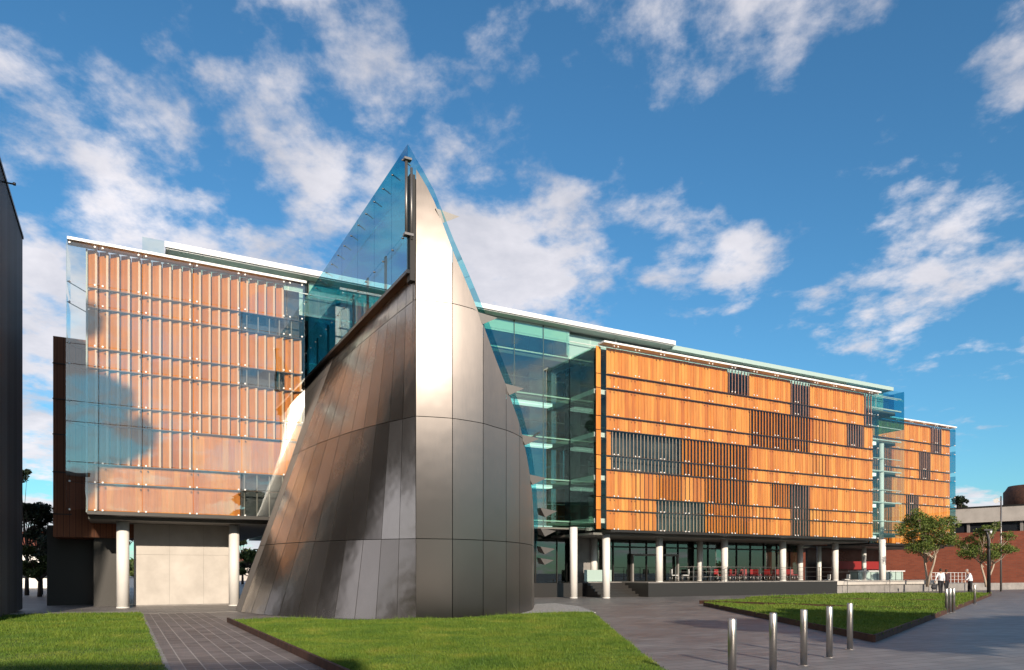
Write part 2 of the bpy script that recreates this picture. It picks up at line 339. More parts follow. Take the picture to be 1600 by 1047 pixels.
# ------------------------------------------------------------------ ground
b = MB(); b.add([(-900,-300,0),(900,-300,0),(900,1500,0),(-900,1500,0)], [(0,1,2,3)]); struct('ground', b, 'plaza_paving')
pb = MB(); pb.prism([(0,0),(2.33,0),(2.33,27.0),(0,27.0)], -0.02, 0.006)
po = struct('path', pb, 'path_paving'); X, Y = l2w(0.62, 4.0); po.location = (X, Y, 0); po.rotation_euler = (0,0,ANG)
b = MB(); b.prism(lp([(0.62,4),(0.70,4),(0.70,31.6),(0.62,31.6)]), 0, 0.012); b.prism(lp([(0.70,31.0),(6.0,31.0),(6.0,31.2),(0.70,31.2)]), 0, 0.011)
struct('path_edging', b, 'pale_kerb')
gp = [G(833,958),G(868,943),G(905,948),G(931,957),G(880,961)]
b = MB(); b.prism([D(820,29),D(838,36),G(868,943),G(905,948),G(931,957.5),D(800,25.2)], -0.02, 0.018); struct('gravel_strip', b, 'gravel')
# lawns: soil slab, grass blades, dark steel edging
def lawn(poly, z, name='lawn'):
    b = MB(); b.prism(poly, -0.05, z); struct(name, b, 'soil')
def inpoly(P, poly):
    x, y = P[:,0], P[:,1]; c = np.zeros(len(P), bool); n = len(poly)
    for i in range(n):
        (x0,y0),(x1,y1) = poly[i], poly[(i+1)%n]
        cc = ((y0>y)!=(y1>y)) & (x < (x1-x0)*(y-y0)/((y1-y0) if y1!=y0 else 1e-9)+x0); c ^= cc
    return c
def grass(poly, z, n, h, w, name):
    P = np.array(poly); lo, hi = P.min(0), P.max(0); lo[1] = max(lo[1], 8)
    Q = RNG.uniform(lo, hi, (n*2, 2)); Q = Q[inpoly(Q+RNG.normal(0, .03, Q.shape), poly)]
    d = np.hypot(Q[:,0], Q[:,1]); Q = Q[RNG.random(len(Q)) < np.clip((16/d)**1.3, 0.12, 1)]
    d = np.hypot(Q[:,0], Q[:,1]); k = len(Q); sc = np.clip(d/16, 1, 2)
    a = RNG.uniform(0, 2*math.pi, k); hh = h*RNG.uniform(0.4, 1.25, k)*(1+1.1*(RNG.random(k) < .03))*(1+.35*np.sin(Q[:,0]*1.7+np.sin(Q[:,1]*1.1)*2))*np.clip(sc, 1, 1.5); ww = w*sc
    lx = RNG.normal(0, 0.45, k)*hh; ly = RNG.normal(0, 0.45, k)*hh
    V = np.zeros((k, 3, 3))
    V[:,0,0] = Q[:,0]-np.cos(a)*ww; V[:,0,1] = Q[:,1]-np.sin(a)*ww; V[:,0,2] = z-0.01
    V[:,1,0] = Q[:,0]+np.cos(a)*ww; V[:,1,1] = Q[:,1]+np.sin(a)*ww; V[:,1,2] = z-0.01
    V[:,2,0] = Q[:,0]+lx; V[:,2,1] = Q[:,1]+ly; V[:,2,2] = z+hh
    me = bpy.data.meshes.new(name); me.vertices.add(3*k); me.vertices.foreach_set('co', V.ravel())
    me.loops.add(3*k); me.loops.foreach_set('vertex_index', np.arange(3*k, dtype=np.int32))
    me.polygons.add(k); me.polygons.foreach_set('loop_start', np.arange(0, 3*k, 3, dtype=np.int32)); me.update(calc_edges=True)
    me.materials.append(MATS['grass_blade']); o = bpy.data.objects.new(name, me); COL.objects.link(o); o['kind'] = 'stuff'
def edging(pts, z, w=0.06, name='kerb'):
    b = MB()
    for (x0,y0),(x1,y1) in zip(pts[:-1], pts[1:]): b.bar((x0,y0,z/2),(x1,y1,z/2), w, z)
    struct(name, b, 'corten')
c0 = [(-11,31.0),(-8.5,31.85),(0.60,31.85),(0.60,4.0),(-22,4.0),(-22,20),(-15,28.2),(-13,30.0)]
lawnA = lp(c0); lawn(lawnA, 0.02); grass(lawnA, 0.02, 420000, 0.045, 0.006, 'grass')
b = MB(); b.prism(lp([(-22,31.9),(0.6,31.9),(0.6,33.4),(-22,33.4)]), -0.02, 0.03); struct('pavement', b, 'pale_kerb')
lawnB = [l2w(2.98,4.0), G(361,965.0,0.13), G(425,966.5,0.08), D(470,23.8), D(520,23.3), D(600,23.2), D(650,23.6), D(705,24.0), D(755,24.7), D(790,25.6), D(815,26.4), D(860,26.9), G(926,957.5,0.06), G(956,983,0.06), G(1007,1024,0.06), G(1039,1047,0.06), (2.1,7.0)]
lawn(lawnB, 0.05); grass(lawnB, 0.05, 420000, 0.045, 0.006, 'grass')
e0, e1 = GL(361,972.2), (2.93, 6.0)
edging([l2w(2.95, e0[1]), l2w(2.95, 4.0)], 0.15)
r0 = (8.26,16.5); dr = (0.597,0.802)
def rl(q): return (r0[0]+dr[0]*q, r0[1]+dr[1]*q)
tip = (9.1,34.3)
lawnC = [tip, r0, rl(14.2)]
lawn(lawnC, 0.13); grass(lawnC, 0.13, 130000, 0.05, 0.007, 'grass'); edging(lawnC+[tip], 0.17)
tip2 = (9.5,36.6); lawnD = [tip2, rl(14.9), rl(25.2), (14.6,40.2)]
lawn(lawnD, 0.13); grass(lawnD, 0.13, 110000, 0.05, 0.008, 'grass'); edging([(14.6,40.2), tip2, rl(14.9), rl(25.2), (14.6,40.2)], 0.17)
lawnE = [(14.9,41.0), rl(25.9), rl(40.4), (33.5,50.6), (24.0,49.8), (13.6,42.2)]
lawn(lawnE, 0.13); grass(lawnE, 0.13, 170000, 0.05, 0.010, 'grass'); edging([(14.9,41.0), rl(25.9), rl(40.4), (33.5,50.6)], 0.17)

# ------------------------------------------------------------------ the law building
Z = [4.17,5.33,6.13,7.78,8.62,10.14,10.98,12.66,13.5,15.15]
law = Thing('law_building', 'long glass and orange timber louvred building raised on white columns', 'building', (8.5,38,0))
def slats(cells, T, kinds, mname):
    """cells: (s0,s1); kinds: nine states top row first"""
    out = {}
    for idx, kd in enumerate(kinds):
        z0, z1 = Z[8-idx]+0.018, Z[9-idx]-0.03
        if kd == 'none': continue
        s0, s1 = cells; L_ = s1-s0
        if kd == 'fold':
            n = max(1, round(L_/0.4)); p = L_/n; mb = out.setdefault(mname, MB())
            for i in range(n):
                a = s0+i*p; j = random.uniform(-.02, .02)
                q = [(a+.01,T+.02),(a+p*.66,T-.10+j),(a+p*.97,T+.09),(a+p*.97,T+.12),(a+p*.66,T-.07+j),(a+.01,T+.05)]
                mb.prism(q, z0, z1)
                out.setdefault('timber_sun_glint', MB()).box(a+p*.66-.01, a+p*.66+.075, T-.125+j, T-.103+j, z0, z1)  # strip on each ridge carries the painted sun glint
            continue
        pitch, wd, an, mm = {'closed': (0.25,0.27,5,mname), 'red': (0.25,0.262,32,'timber_red'), 'brown': (0.27,0.30,36,'timber_red'), 'gap': (0.34,0.285,10,mname),
                             'open': (0.27,0.13,60,'fin_dark'), 'dark': (0.30,0.31,48,'timber_dark')}[kd]
        n = max(1, round(L_/pitch)); p = L_/n; mm = 'timber' if kd == 'closed' else mm; mb = out.setdefault(mm, MB())
        for i in range(n):
            w = wd if kd != 'closed' else p*0.985/math.cos(rad(5))
            mb.obox(s0+(i+.5)*p, T+random.uniform(-.012,.012), w/2, .022, z0, z1, rad(an+random.uniform(-2.5,2.5)))
    return out
def bay(s0, s1, T, kinds, mname, gmat, slat_range=None, glass_z=(4.17,15.15), tg=0.55, fit=(True, True)):
    """one bay: louvre screen, its glass pane and the pane's fittings"""
    o = slats(slat_range or (s0, s1), T+tg, kinds, mname)
    first = None
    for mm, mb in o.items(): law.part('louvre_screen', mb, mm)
    g = MB()
    for i in range(9): g.box(s0+.012, s1-.012, T, T+.016, Z[i]+.012, Z[i+1]-.012)
    go = law.part('glass_pane', g, gmat)
    f = MB()
    for z in Z[:-1]+[15.08]:
        for q, on in ((s0+.14, fit[0]), (s1-.14, fit[1])):
            if on: f.tube([(q,T-.035,z),(q,T+.05,z)], .038, 8)
    law.part('pane_fitting', f, 'white_metal', go)
TL, TR, TF = 34.6, 35.1, 40.2
cl = ['closed']*9
# left wing
jl = [-2.06,-0.88,0.73,2.73,4.74,6.72,7.55]
fo = ['fold']*9
kl = [['none']*9, fo, fo, fo,
      ['fold','fold','fold','fold','fold','fold','closed','closed','closed'],
      ['fold','none','fold','none','fold','fold','closed','none','none'],
      ['none','none','fold','fold','fold','closed','closed','none','none']]
kl[1] = fo
for i in range(6):
    kd = kl[i+1] if i else fo
    rng = (-1.30,-0.88) if i == 0 else None
    if i == 3: kd = ['fold']*6+['closed','closed','closed']
    if i in (1,2): kd = ['fold']*7+['closed','closed']
    bay(jl[i], jl[i+1], TL, kd, 'timber_red' if i < 9 else 'timber', 'facade_glass', rng)
# the thin posts of the open bay at bottom right of the left wing
b = MB()
for q in (4.9,5.45,6.0,6.6,7.2): b.box(q,q+.05,TL+.5,TL+.58,Z[0],Z[2])
for q in (5.0,5.5,6.0,6.45,7.0):
    for r_ in ((7,8),(5,6)): b.box(q,q+.05,TL+.5,TL+.58,Z[r_[0]],Z[r_[1]])
law.part('louvre_post', b, 'concrete_grey')
# right wing
jr = [25.96,27.54,29.5,31.5,33.5,35.5,37.5,39.5,41.5,43.5,45.5,47.5,49.5,50.5]
kr = [list(cl) for _ in range(13)]
def setk(bays, idxs, kd):
    for b_ in bays:
        for i in idxs: kr[b_][i] = kd
setk((0,1,2), (4,5), 'open'); setk((1,), (6,), 'gap'); setk((2,), (6,), 'red'); setk((3,4,5), (4,5), 'brown'); setk((4,5), (6,), 'brown'); setk((3,), (6,), 'gap')
setk((2,3), (7,8), 'open'); setk((1,), (7,8), 'gap'); setk((4,5), (7,8), 'red'); setk((5,), (0,), 'dark'); setk((6,7,8), (2,3), 'brown')
setk((8,), (0,1), 'dark'); setk((9,), (2,), 'gap'); setk((9,), (4,), 'gap'); setk((11,), (2,), 'dark'); setk((12,), (0,1), 'dark')
setk((8,), (6,7,8), 'dark'); setk((6,), (7,8), 'gap'); setk((9,), (7,8), 'gap'); setk((7,), (6,), 'red')
for i in range(13): bay(jr[i]-0.01, jr[i+1]-0.01, TR, kr[i], 'timber', 'screen_glass')
bay(24.85, 25.94, TR, cl, 'timber', 'screen_glass', (24.88,25.22), fit=(False,True))
o_ = slats((25.62,25.96), TR+.55, cl, 'timber')
for mm, mb in o_.items(): law.part('louvre_screen', mb, mm)
# far wing
jf = [56.6,58.5,60.4,62.4,64.3,66.1,67.8,69.1]
for i in range(7):
    kd = list(cl)
    if i == 5: kd[0] = kd[1] = 'dark'
    if i == 4: kd[2] = kd[3] = 'dark'
    if i == 3: kd[6] = kd[5] = 'dark'
    if i in (0,1): kd = ['closed','red','brown','red','brown','red','red','brown','red']
    if i == 6: kd[4] = 'closed'
    bay(jf[i], jf[i+1], TF, kd, 'timber', 'screen_glass')
# transoms: dark maintenance ledges behind the glass
for T, a, c in ((TL, -1.3, 7.5), (TR, 25.6, 50.5), (TF, 56.6, 69.0)):
    for z in Z[1:-1]:
        b = MB(); b.box(a, c, T+.34, T+.49, z-.022, z+.010)
        law.part('transom', b, 'transom_brown')
    b = MB(); b.box(a, c, T+.05, T+1.0, Z[0]-.17, Z[0]-.02); law.part('facade_sill', b, 'dark_metal')
    b = MB(); b.box(a-(.7 if T == TL else .6), c+.1, T-.12, T+.55, 15.17, 15.28); law.part('facade_coping', b, 'white_metal')
# bodies behind the louvres
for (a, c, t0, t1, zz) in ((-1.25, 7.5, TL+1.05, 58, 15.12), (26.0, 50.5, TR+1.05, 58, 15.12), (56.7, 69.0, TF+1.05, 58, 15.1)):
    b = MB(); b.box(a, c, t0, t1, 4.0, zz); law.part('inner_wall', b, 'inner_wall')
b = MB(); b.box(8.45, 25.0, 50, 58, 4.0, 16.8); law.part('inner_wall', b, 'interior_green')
b = MB()
for z0, z1 in zip([4.1,4.86,7.45,10.04,12.63],[4.84,7.43,10.02,12.61,15.1]): b.box(24.84, 24.855, TR+.7, 38.45, z0, z1)
law.part('wing_end_glass', b, 'green_glass')
for z in (4.86,7.45,10.04,12.63): b = MB(); b.box(24.88, 26.0, TR+.75, 38.4, z-.30, z-.02); law.part('floor_slab', b, 'slab_edge')
b = MB(); b.box(24.88, 26.0, TR+.75, 38.4, 14.9, 15.05); law.part('floor_slab', b, 'slab_dark')
for (a, c, t0, t1) in ((-1.3, 7.55, TL+1.0, 58), (25.0, 50.6, TR+1.0, 58), (56.7, 69.0, TF+1.0, 58)):
    b = MB(); b.box(a, c, t0, t1, 3.86, 3.995); law.part('soffit', b, 'soffit')
# timber clad volume at the far left
b = MB(); b.box(-2.77, -1.27, 38.5, 58, 3.2, 12.25); b.box(-1.27, 3.0, 38.5, 41, 3.2, 3.85); law.part('timber_volume', b, 'timber_board')
b = MB()
for z in (4.2,6.1,7.8,9.4,11.0): b.box(-2.79,-2.05,38.46,38.498,z,z+.05)
law.part('cladding_joint', b, 'transom_brown')
# corner posts and stays seen through the clear end of the left facade
b = MB(); b.box(-1.36,-1.30,TL+.4,TL+.95,4.1,15.1); law.part('facade_end_post', b, 'slab_edge')
b = MB()
for z in Z[1:-1]: b.bar((-2.0,TL+.05,z),(-1.28,TL+1.2,z),.03)
law.part('glass_stay', b, 'dark_metal')
b = MB()
for z in (4.17,6.13,8.62,10.98,13.5): b.box(-2.03,-2.015,TL+.03,TL+2.4,z+.01,z+2.0 if z < 13 else 15.1)
law.part('end_glass', b, 'clear_glass')
b = MB()
for z in (4.17,6.13,8.62,10.98,13.5): b.box(69.12,69.135,TF+.03,TF+2.4,z+.01,z+2.0 if z < 13 else 15.1)
law.part('end_glass', b, 'blue_glass')
# rooftop
rf = MB(); rf.box(1.8, 33, 38, 58, 16.95, 17.25); rf.box(33, 57, 38.5, 58, 16.85, 17.05); rfo = law.part('roof', rf, 'white_metal')
b = MB(); b.box(1.75, 33.0, 37.9, 37.995, 17.0, 17.27); law.part('roof_fascia', b, 'white_metal', rfo)
b = MB(); b.box(33.0, 57.0, 38.3, 38.45, 16.82, 17.12); law.part('roof_fascia', b, 'pale_glass_panel', rfo)
b = MB()
for q in np.arange(1.9, 56, 3.8): b.box(q,q+.06,38.6,38.66,15.3,16.9); b.box(q,q+3.72,38.6,38.63,16.2,16.25)
law.part('roof_post', b, 'slab_edge')
b = MB()
q = 1.9
while q < 56: b.box(q+.02, q+1.86, 38.7, 38.72, 15.3, 16.84); q += 1.9
law.part('roof_screen', b, 'clear_glass')
b = MB(); b.box(0.8, 1.72, 38.0, 38.02, 15.3, 17.3); law.part('roof_screen', b, 'clear_glass')
b = MB(); b.box(2, 8.4, 39.0, 39.1, 15.2, 16.9); b.box(25.0, 56.5, 38.9, 39.0, 15.2, 16.8); law.part('clerestory_wall', b, 'interior_pale')
b = MB(); b.box(8.6, 24.9, 38.62, 38.70, 16.1, 16.93); law.part('ceiling_bulkhead', b, 'interior_pale')
# atrium
ZF = [4.86,7.45,10.04,12.63,15.2]
b = MB()
for z in ZF: b.box(8.5, 24.95, 38.75, 50, z-.32, z-.02)
law.part('floor_slab', b, 'slab_dark')
for z in ZF:
    b = MB(); b.box(8.5, 24.9, 38.6, 38.72, z-.10, z-.02); law.part('slab_edge', b, 'slab_edge')
for z in ZF[:4]:
    b = MB(); b.box(11.0, 24.0, 39.2, 39.8, z-.52, z-.34); law.part('ceiling_light', b, 'light_tube')
for z in ZF[:4]:
    b = MB()
    for q in np.arange(9, 25, 1.9): b.box(q,q+.03,39.0,39.03,z,z+1.0)
    b.box(9,24.8,38.98,39.04,z+1.0,z+1.05); law.part('balustrade', b, 'dark_metal')
    b = MB()
    for q in np.arange(12.3, 20, 2.3): b.box(q, q+1.1, 43.0, 43.1, z, z+2.1)
    law.part('room_partition', b, 'interior_pale')
q = 8.6; 
while q < 24.8:
    b = MB()
    for z0, z1 in zip([4.5]+ZF, ZF+[16.9]): b.box(q+.012, min(q+2.03, 24.84), 38.5, 38.516, z0-.08, z1-.11)
    law.part('atrium_glass', b, 'green_glass'); q += 2.05
b = MB()
for q in np.arange(8.6, 24.9, 2.05): b.box(q-.02,q+.02,38.53,38.60,4.4,16.9)
law.part('mullion', b, 'slab_dark')
b = MB(); b.box(8.5,24.9,38.62,50,4.3,4.42); law.part('soffit', b, 'soffit')
b = MB(); b.tube([(14.5,38.4,5.2),(22.6,38.4,10.2)], .035, 8); law.part('bracing_rod', b, 'fin_steel')
b = MB(); b.box(22.9,24.7,40.2,49.8,4.5,16.8); law.part('lift_core', b, 'inner_wall')
# glass stair link
b = MB()
for z in ZF: b.box(50.6, 57.9, 38.75, 44, z-.3, z-.02)
law.part('floor_slab', b, 'slab_dark')
for z in ZF:
    b = MB(); b.box(50.6, 57.9, 38.2, 38.32, z-.12, z-.02); b.box(50.6,57.9,38.2,38.26,z+.95,z+1.0); law.part('slab_edge', b, 'slab_edge')
for z in ZF[:4]:
    b = MB(); b.box(50.9, 55.0, 38.5, 39.0, z-.48, z-.22); law.part('ceiling_light', b, 'light_tube')
b = MB()
for z0, z1 in zip([4.5]+ZF, ZF+[16.8]): b.box(50.6, 54.3, 38.0, 38.016, z0-.08, z1-.1); b.box(54.33, 58.0, 38.0, 38.016, z0-.08, z1-.1)
law.part('link_glass', b, 'clear_glass')
b = MB(); b.box(57.99,58.005,38.03,42.5,13.6,16.8); b.box(54.4,57.95,38.9,38.915,15.3,16.7); law.part('link_glass', b, 'blue_glass')
b = MB(); b.box(53.2,53.32,38.9,39.0,4.4,16.7); law.part('mullion', b, 'dark_metal')
b = MB(); b.box(50.5,56.0,44,44.1,4.0,16); law.part('inner_wall', b, 'timber_board')
# columns
def column(s, t, z0, z1, r=.235):
    b = MB(); b.tube([(s,t,z0),(s,t,z1)], r, 28); b.tube([(s,t,z0),(s,t,z0+.05)], r+.012, 28)
    law.part('column', b, 'column_white')
TZ = 0.95
column(0.0,36.5,0,3.9,.255); column(4.65,36.5,0,3.9,.235)
column(26.05,36.25,0,3.9); column(24.3,37.2,0,4.35)
for q in (1030,1132,1223,1305): column(S(q,900,37.35)[0], 37.35, TZ, 3.9)
column(S(1379,900,38.35)[0], 38.45, 0.55, 12.3, .19); column(S(1379,900,37.4)[0], 37.4, 0.55, 4.25, .24)
for q in (27.8,37.2,47.8): column(q, 40.1, TZ, 3.9, .22)
column(59.0,42.5,0.5,3.9,.2); column(54.9,44.0,0.5,3.9,.2)
# under the left wing
b = MB(); b.box(0.45, 4.95, 38.02, 38.3, 0, 3.855); law.part('undercroft_backing', b, 'concrete_grey')
for q in (0.45, 1.95, 3.45):
    b = MB(); b.box(q+.004, q+1.496, 38.0, 38.018, .06, 2.42); b.box(q+.004, q+1.496, 38.0, 38.018, 2.428, 3.85); law.part('wall_panel', b, 'concrete_pale')
b = MB(); b.box(-1.2,.0,39.0,39.3,0,3.85); b.box(-3.2,-.0,41,41.3,0,3.85); law.part('undercroft_backing', b, 'dark_metal')  # dark sheets added for the black shade of the open void here
# under the atrium and the right wing: set back shopfront
b = MB()
q = 20.5
while q < 25.8: b.box(q+.03, q+1.6, 41.0, 41.02, 0.02, 4.2); q += 1.65
q = 28.3
while q < 47.2: b.box(q+.03, q+1.42, 40.6, 40.62, TZ, 3.84); q += 1.45
law.part('shopfront_glass', b, 'shop_glass')
b = MB(); q = 20.5
while q < 25.9: b.box(q-.03, q+.03, 40.95, 41.08, 0, 4.25); q += 1.65
q = 28.3
while q < 47.6: b.box(q-.025, q+.025, 40.52, 40.68, TZ, 3.84); q += 1.45
b.box(28.3,47.4,40.5,40.7,3.3,3.4)
law.part('shopfront_frame', b, 'dark_metal')
b = MB(); b.box(9,47.4,49.0,49.2,0,3.85); b.box(9.0,9.2,41,49,0,3.85); law.part('ground_floor_backing', b, 'inner_wall')
b = MB(); b.box(57,68.5,47,47.2,.5,3.85); law.part('ground_floor_backing', b, 'inner_wall')  # dark sheet added to keep the open space below the far wing dark
b = MB(); b.box(26.6,28.2,40.2,40.5,TZ,3.84); law.part('ground_floor_pier', b, 'concrete_grey')
b = MB(); b.box(28.5,47.4,40.75,41.0,3.5,3.84); b.box(31.2,35.4,40.3,40.48,2.75,2.88); b.box(31.2,31.32,40.3,40.48,TZ,2.75); b.box(35.28,35.4,40.3,40.48,TZ,2.75)
law.part('entry_portal', b, 'concrete_grey')
b = MB(); b.box(26.7,28.9,39.6,39.62,0.98,1.75); law.part('frosted_panel', b, 'pale_glass_panel')
b = MB(); b.box(19.6,19.72,40.5,40.6,.95,2.6); b.box(19.6,20.2,40.5,40.6,.9,.98); law.part('door_pull', b, 'white_metal')

# ------------------------------------------------------------------ terrace
b = MB(); b.box(29.6,47.7,36.6,60,0,TZ-.05); b.box(20.4,29.6,39.4,60,0,TZ-.05); struct('terrace', b, 'terrace_dark', local=True)
b = MB(); b.box(29.6,47.7,36.6,60,TZ-.05,TZ); b.box(26.6,29.6,39.4,60,TZ-.05,TZ); struct('terrace_paving', b, 'concrete_grey', local=True)
b = MB()
for i in range(5): b.box(26.6,29.6,37.6+i*.36,39.4,i*.18,(i+1)*.18-.002)
struct('steps', b, 'terrace_dark', local=True)
b = MB(); b.box(47.7,75,36.9,37.2,0,.62); b.box(47.7,75,37.2,60,0,.55); struct('garden_terrace', b, 'concrete_grey', local=True)
b = MB(); b.box(47.72,62,36.75,37.25,.62,.92); w_ = b.build('low_bench_wall', 'concrete_pale'); w_.rotation_euler = (0,0,ANG)
tag(w_, 'long pale ledge wall behind the lawn beyond the dark terrace', 'wall')
def rail(name, label, pts, zb, h, nb, mname='brushed_steel', group=None, step=1.6, r=.02):
    t = Thing(name, label, 'railing', (pts[0][0], pts[0][1], zb), group=group)
    b = MB()
    (s0,t0),(s1,t1) = pts; Ln = math.hypot(s1-s0,t1-t0); n = max(1, round(Ln/step))
    for i in range(n+1):
        p = (s0+(s1-s0)*i/n, t0+(t1-t0)*i/n); b = MB(); b.box(p[0]-.02,p[0]+.02,p[1]-.02,p[1]+.02,zb,zb+h); t.part('post', b, mname)
    b = MB()
    for j in range(nb): z = zb+h*(j+1)/nb; b.tube([(s0,t0,z),(s1,t1,z)], r if j == nb-1 else r*.6, 6)
    t.part('rail', b, mname)
rail('terrace_railing', 'thin grey railing along the edge of the dark terrace', [(32.0,36.8),(47.5,36.8)], TZ, 1.0, 3, 'fin_steel', r=.016)
rail('garden_railing', 'low rail of three bays in front of the pale ledge wall', [(48.6,36.4),(58.8,36.4)], 0, .98, 1, step=5.1)
rail('far_railing', 'pale railing by the red brick wall behind the walkers', [(66,40.6),(72,40.6)], .55, 1.0, 3, 'white_metal', step=.6)
# stair handrail beside the tower
hs_ = Thing('stair_handrail', 'sloping steel handrail beside the foot of the steel tower', 'handrail', (19.6,37,0))
for q in (19.55, 19.9):
    b = MB(); b.tube([(18.2,q*0+38.0+(q-19.55),.05),(19.6,38.0+(q-19.55),.95),(20.2,38.0+(q-19.55),.95)], .025, 8); b.tube([(20.0,38.0+(q-19.55),0),(20.0,38.0+(q-19.55),.95)], .035, 8)
    hs_.part('rail', b, 'brushed_steel')

# ------------------------------------------------------------------ cafe furniture
def chair(cx, cy, z, m, label, rot=0):
    X, Y = l2w(cx, cy)
    t = Thing('cafe_chair', label, 'chair', (X, Y, z), rot=ANG+rot, local=False); t.off = (0,0,0)
    b = MB(); b.box(-.22,.22,-.22,.22,.42,.46); t.part('seat', b, m)
    b = MB(); b.box(-.22,.22,.19,.23,.50,.86); t.part('backrest', b, m)
    for x in (-.19,.19):
        for y in (-.19,.19): b = MB(); b.tube([(x,y,.42),(x*1.15,y*1.15,0)], .014, 6); t.part('leg', b, 'brushed_steel')
    t.e['group'] = {'red_paint': 'red cafe chairs behind the terrace railing', 'white_metal': 'white cafe chairs on the terrace', 'lime_fabric': 'lime'}[m]
    return t.e
i = 0
xs = np.linspace(37.6, 46.0, 13)
first = None
for x in xs:
    i += 1
    lb = 'red cafe chair behind the terrace railing, %s of thirteen from the left' % ('first second third fourth fifth sixth seventh eighth ninth tenth eleventh twelfth last'.split()[i-1])
    if first is None: first = chair(x, 38.7, TZ, 'red_paint', lb)
    else:
        c = copy_tree(first); c['label'] = lb; X, Y = l2w(x+random.uniform(-.1,.1), 38.7+random.uniform(-.5,.5)); c.location = (X, Y, TZ); c.rotation_euler.z = ANG+random.uniform(-3,3)
first = None
for (x, y), lb in zip(((33.1,38.2),(34.3,38.4),(48.9,38.5),(52.4,39.4)), ('white cafe chair before the framed shop entrance, the left one of two','white cafe chair before the framed shop entrance, the right one of two','white cafe chair just right of the red chairs, near the fourth white column','white cafe chair in front of the pale kiosk counter')):
    z = TZ if x < 47 else .56
    if first is None: first = chair(x, y, z, 'white_metal', lb, 1.2)
    else: c = copy_tree(first); c['label'] = lb; X, Y = l2w(x, y); c.location = (X, Y, z); c.rotation_euler.z = random.uniform(-3,3)
def table(x, y, z, label):
    t = Thing('cafe_table', label, 'table', (x,y,z), group='dark cafe tables among the red chairs')
    b = MB(); b.tube([(x,y,z+.71),(x,y,z+.74)], .38, 20); t.part('tabletop', b, 'dark_metal')
    b = MB(); b.tube([(x,y,z+.02),(x,y,z+.71)], .03, 8); t.part('pedestal', b, 'brushed_steel')
    b = MB(); b.tube([(x,y,z),(x,y,z+.02)], .22, 16); t.part('base', b, 'brushed_steel')
for x, lb in zip((38.3,40.4,42.6,44.8), ('leftmost','second from left','third from left','rightmost')): table(x, 39.4, TZ, 'round dark cafe table among the red chairs, the %s of four' % lb)
# red kiosk counter
kx0 = S(1340,890,42.5)[0]; kx1 = S(1411,890,42.5)[0]
t = Thing('cafe_kiosk', 'cafe counter with red canopy band beyond the last white column', 'kiosk', (kx0,42.5,.55))
b = MB(); b.box(kx0,kx1,42.5,43.3,.55,1.65); t.part('counter', b, 'pale_glass_panel')
b = MB(); b.box(kx0-.1,kx1+.1,42.35,43.4,1.65,1.74); t.part('countertop', b, 'white_metal')
b = MB(); b.box(kx0-1.2,kx1-.8,43.9,44.1,1.86,2.6); t.part('canopy_band', b, 'red_paint')
b = MB()
for q in np.arange(kx0, kx1, .9): b.box(q,q+.03,42.46,42.498,.6,1.62)
t.part('counter_joint', b, 'dark_metal')
# lime armchairs in the atrium
def arm(x, y, z, lab):
    t = Thing('lime_armchair', lab, 'armchair', (x,y,z), group='lime armchairs in the atrium')
    b = MB(); b.box(x-.38,x+.38,y-.38,y+.30,z+.18,z+.46); t.part('seat', b, 'lime_fabric')
    b = MB(); b.box(x-.38,x+.38,y+.30,y+.46,z+.18,z+.95); t.part('backrest', b, 'lime_fabric')
    for sx in (-.46,.38): b = MB(); b.box(x+sx,x+sx+.08,y-.36,y+.40,z+.12,z+.64); t.part('armrest', b, 'lime_fabric')
    for sx in (-.34,.34):
        for sy in (-.3,.4): b = MB(); b.tube([(x+sx,y+sy,z),(x+sx,y+sy,z+.18)], .02, 6); t.part('leg', b, 'dark_metal')
for fl, z in zip(('lowest','second','third','fourth'), ZF[:4]):
    xx = (17.0,18.9,21.2) if z < 8 else (17.6,19.0) if z < 12 else (18.4,)
    for w_i, x in zip(('left','right') if len(xx) == 2 else ('left','middle','right') if len(xx) == 3 else ('single',), xx):
        arm(x+random.uniform(-.3,.3), 40.2, z, '%s lime green armchair on the %s glazed floor of the atrium' % (w_i, fl))

# ------------------------------------------------------------------ the steel tower
tw = Thing('steel_tower', 'pointed conical steel tower with blue glass prow and vertical arris', 'tower', (8.6,23.0,0))
base = [(650,24.2),(620,24.3),(587,24.42),(554,24.6),(522,24.9),(492,25.3),(464,25.75),(436,26.4),(412,27.1),(392,28.0),(376,28.9),(367,29.7)]
BL = [w2l(*D(px,d)) for px, d in base]+[w2l(-11.58,31.0), w2l(-11.85,33.0), w2l(-12.1,35.2)]
RL = [0,.8,1.6,2.5,3.4,4.35,5.5,6.8,8.0,9.3,10.5,11.8,13.2,14.8,16.6]
A0 = w2l(*D(650,24.2)); SG = 8.60; T0 = A0[1]; ZS = 11.6
def cr_(P, u):                            # Catmull-Rom through a list of tuples
    i = min(int(u), len(P)-2); f = u-i; p = [np.array(P[max(0,min(len(P)-1,j))]) for j in (i-1,i,i+1,i+2)]
    return 0.5*((2*p[1])+(-p[0]+p[2])*f+(2*p[0]-5*p[1]+4*p[2]-p[3])*f*f+(-p[0]+3*p[1]-3*p[2]+p[3])*f**3)
def left_pt(u, z):
    bx, by = cr_(BL, u); r = cr_([(q,) for q in RL], u)[0]; f = z/ZS
    return (bx+(SG-bx)*f, by+(T0+r-by)*f, z)
levels = [0, 2.72, 6.82, 10.72, ZS]
sk = MB(); rear = MB(); gap = .012
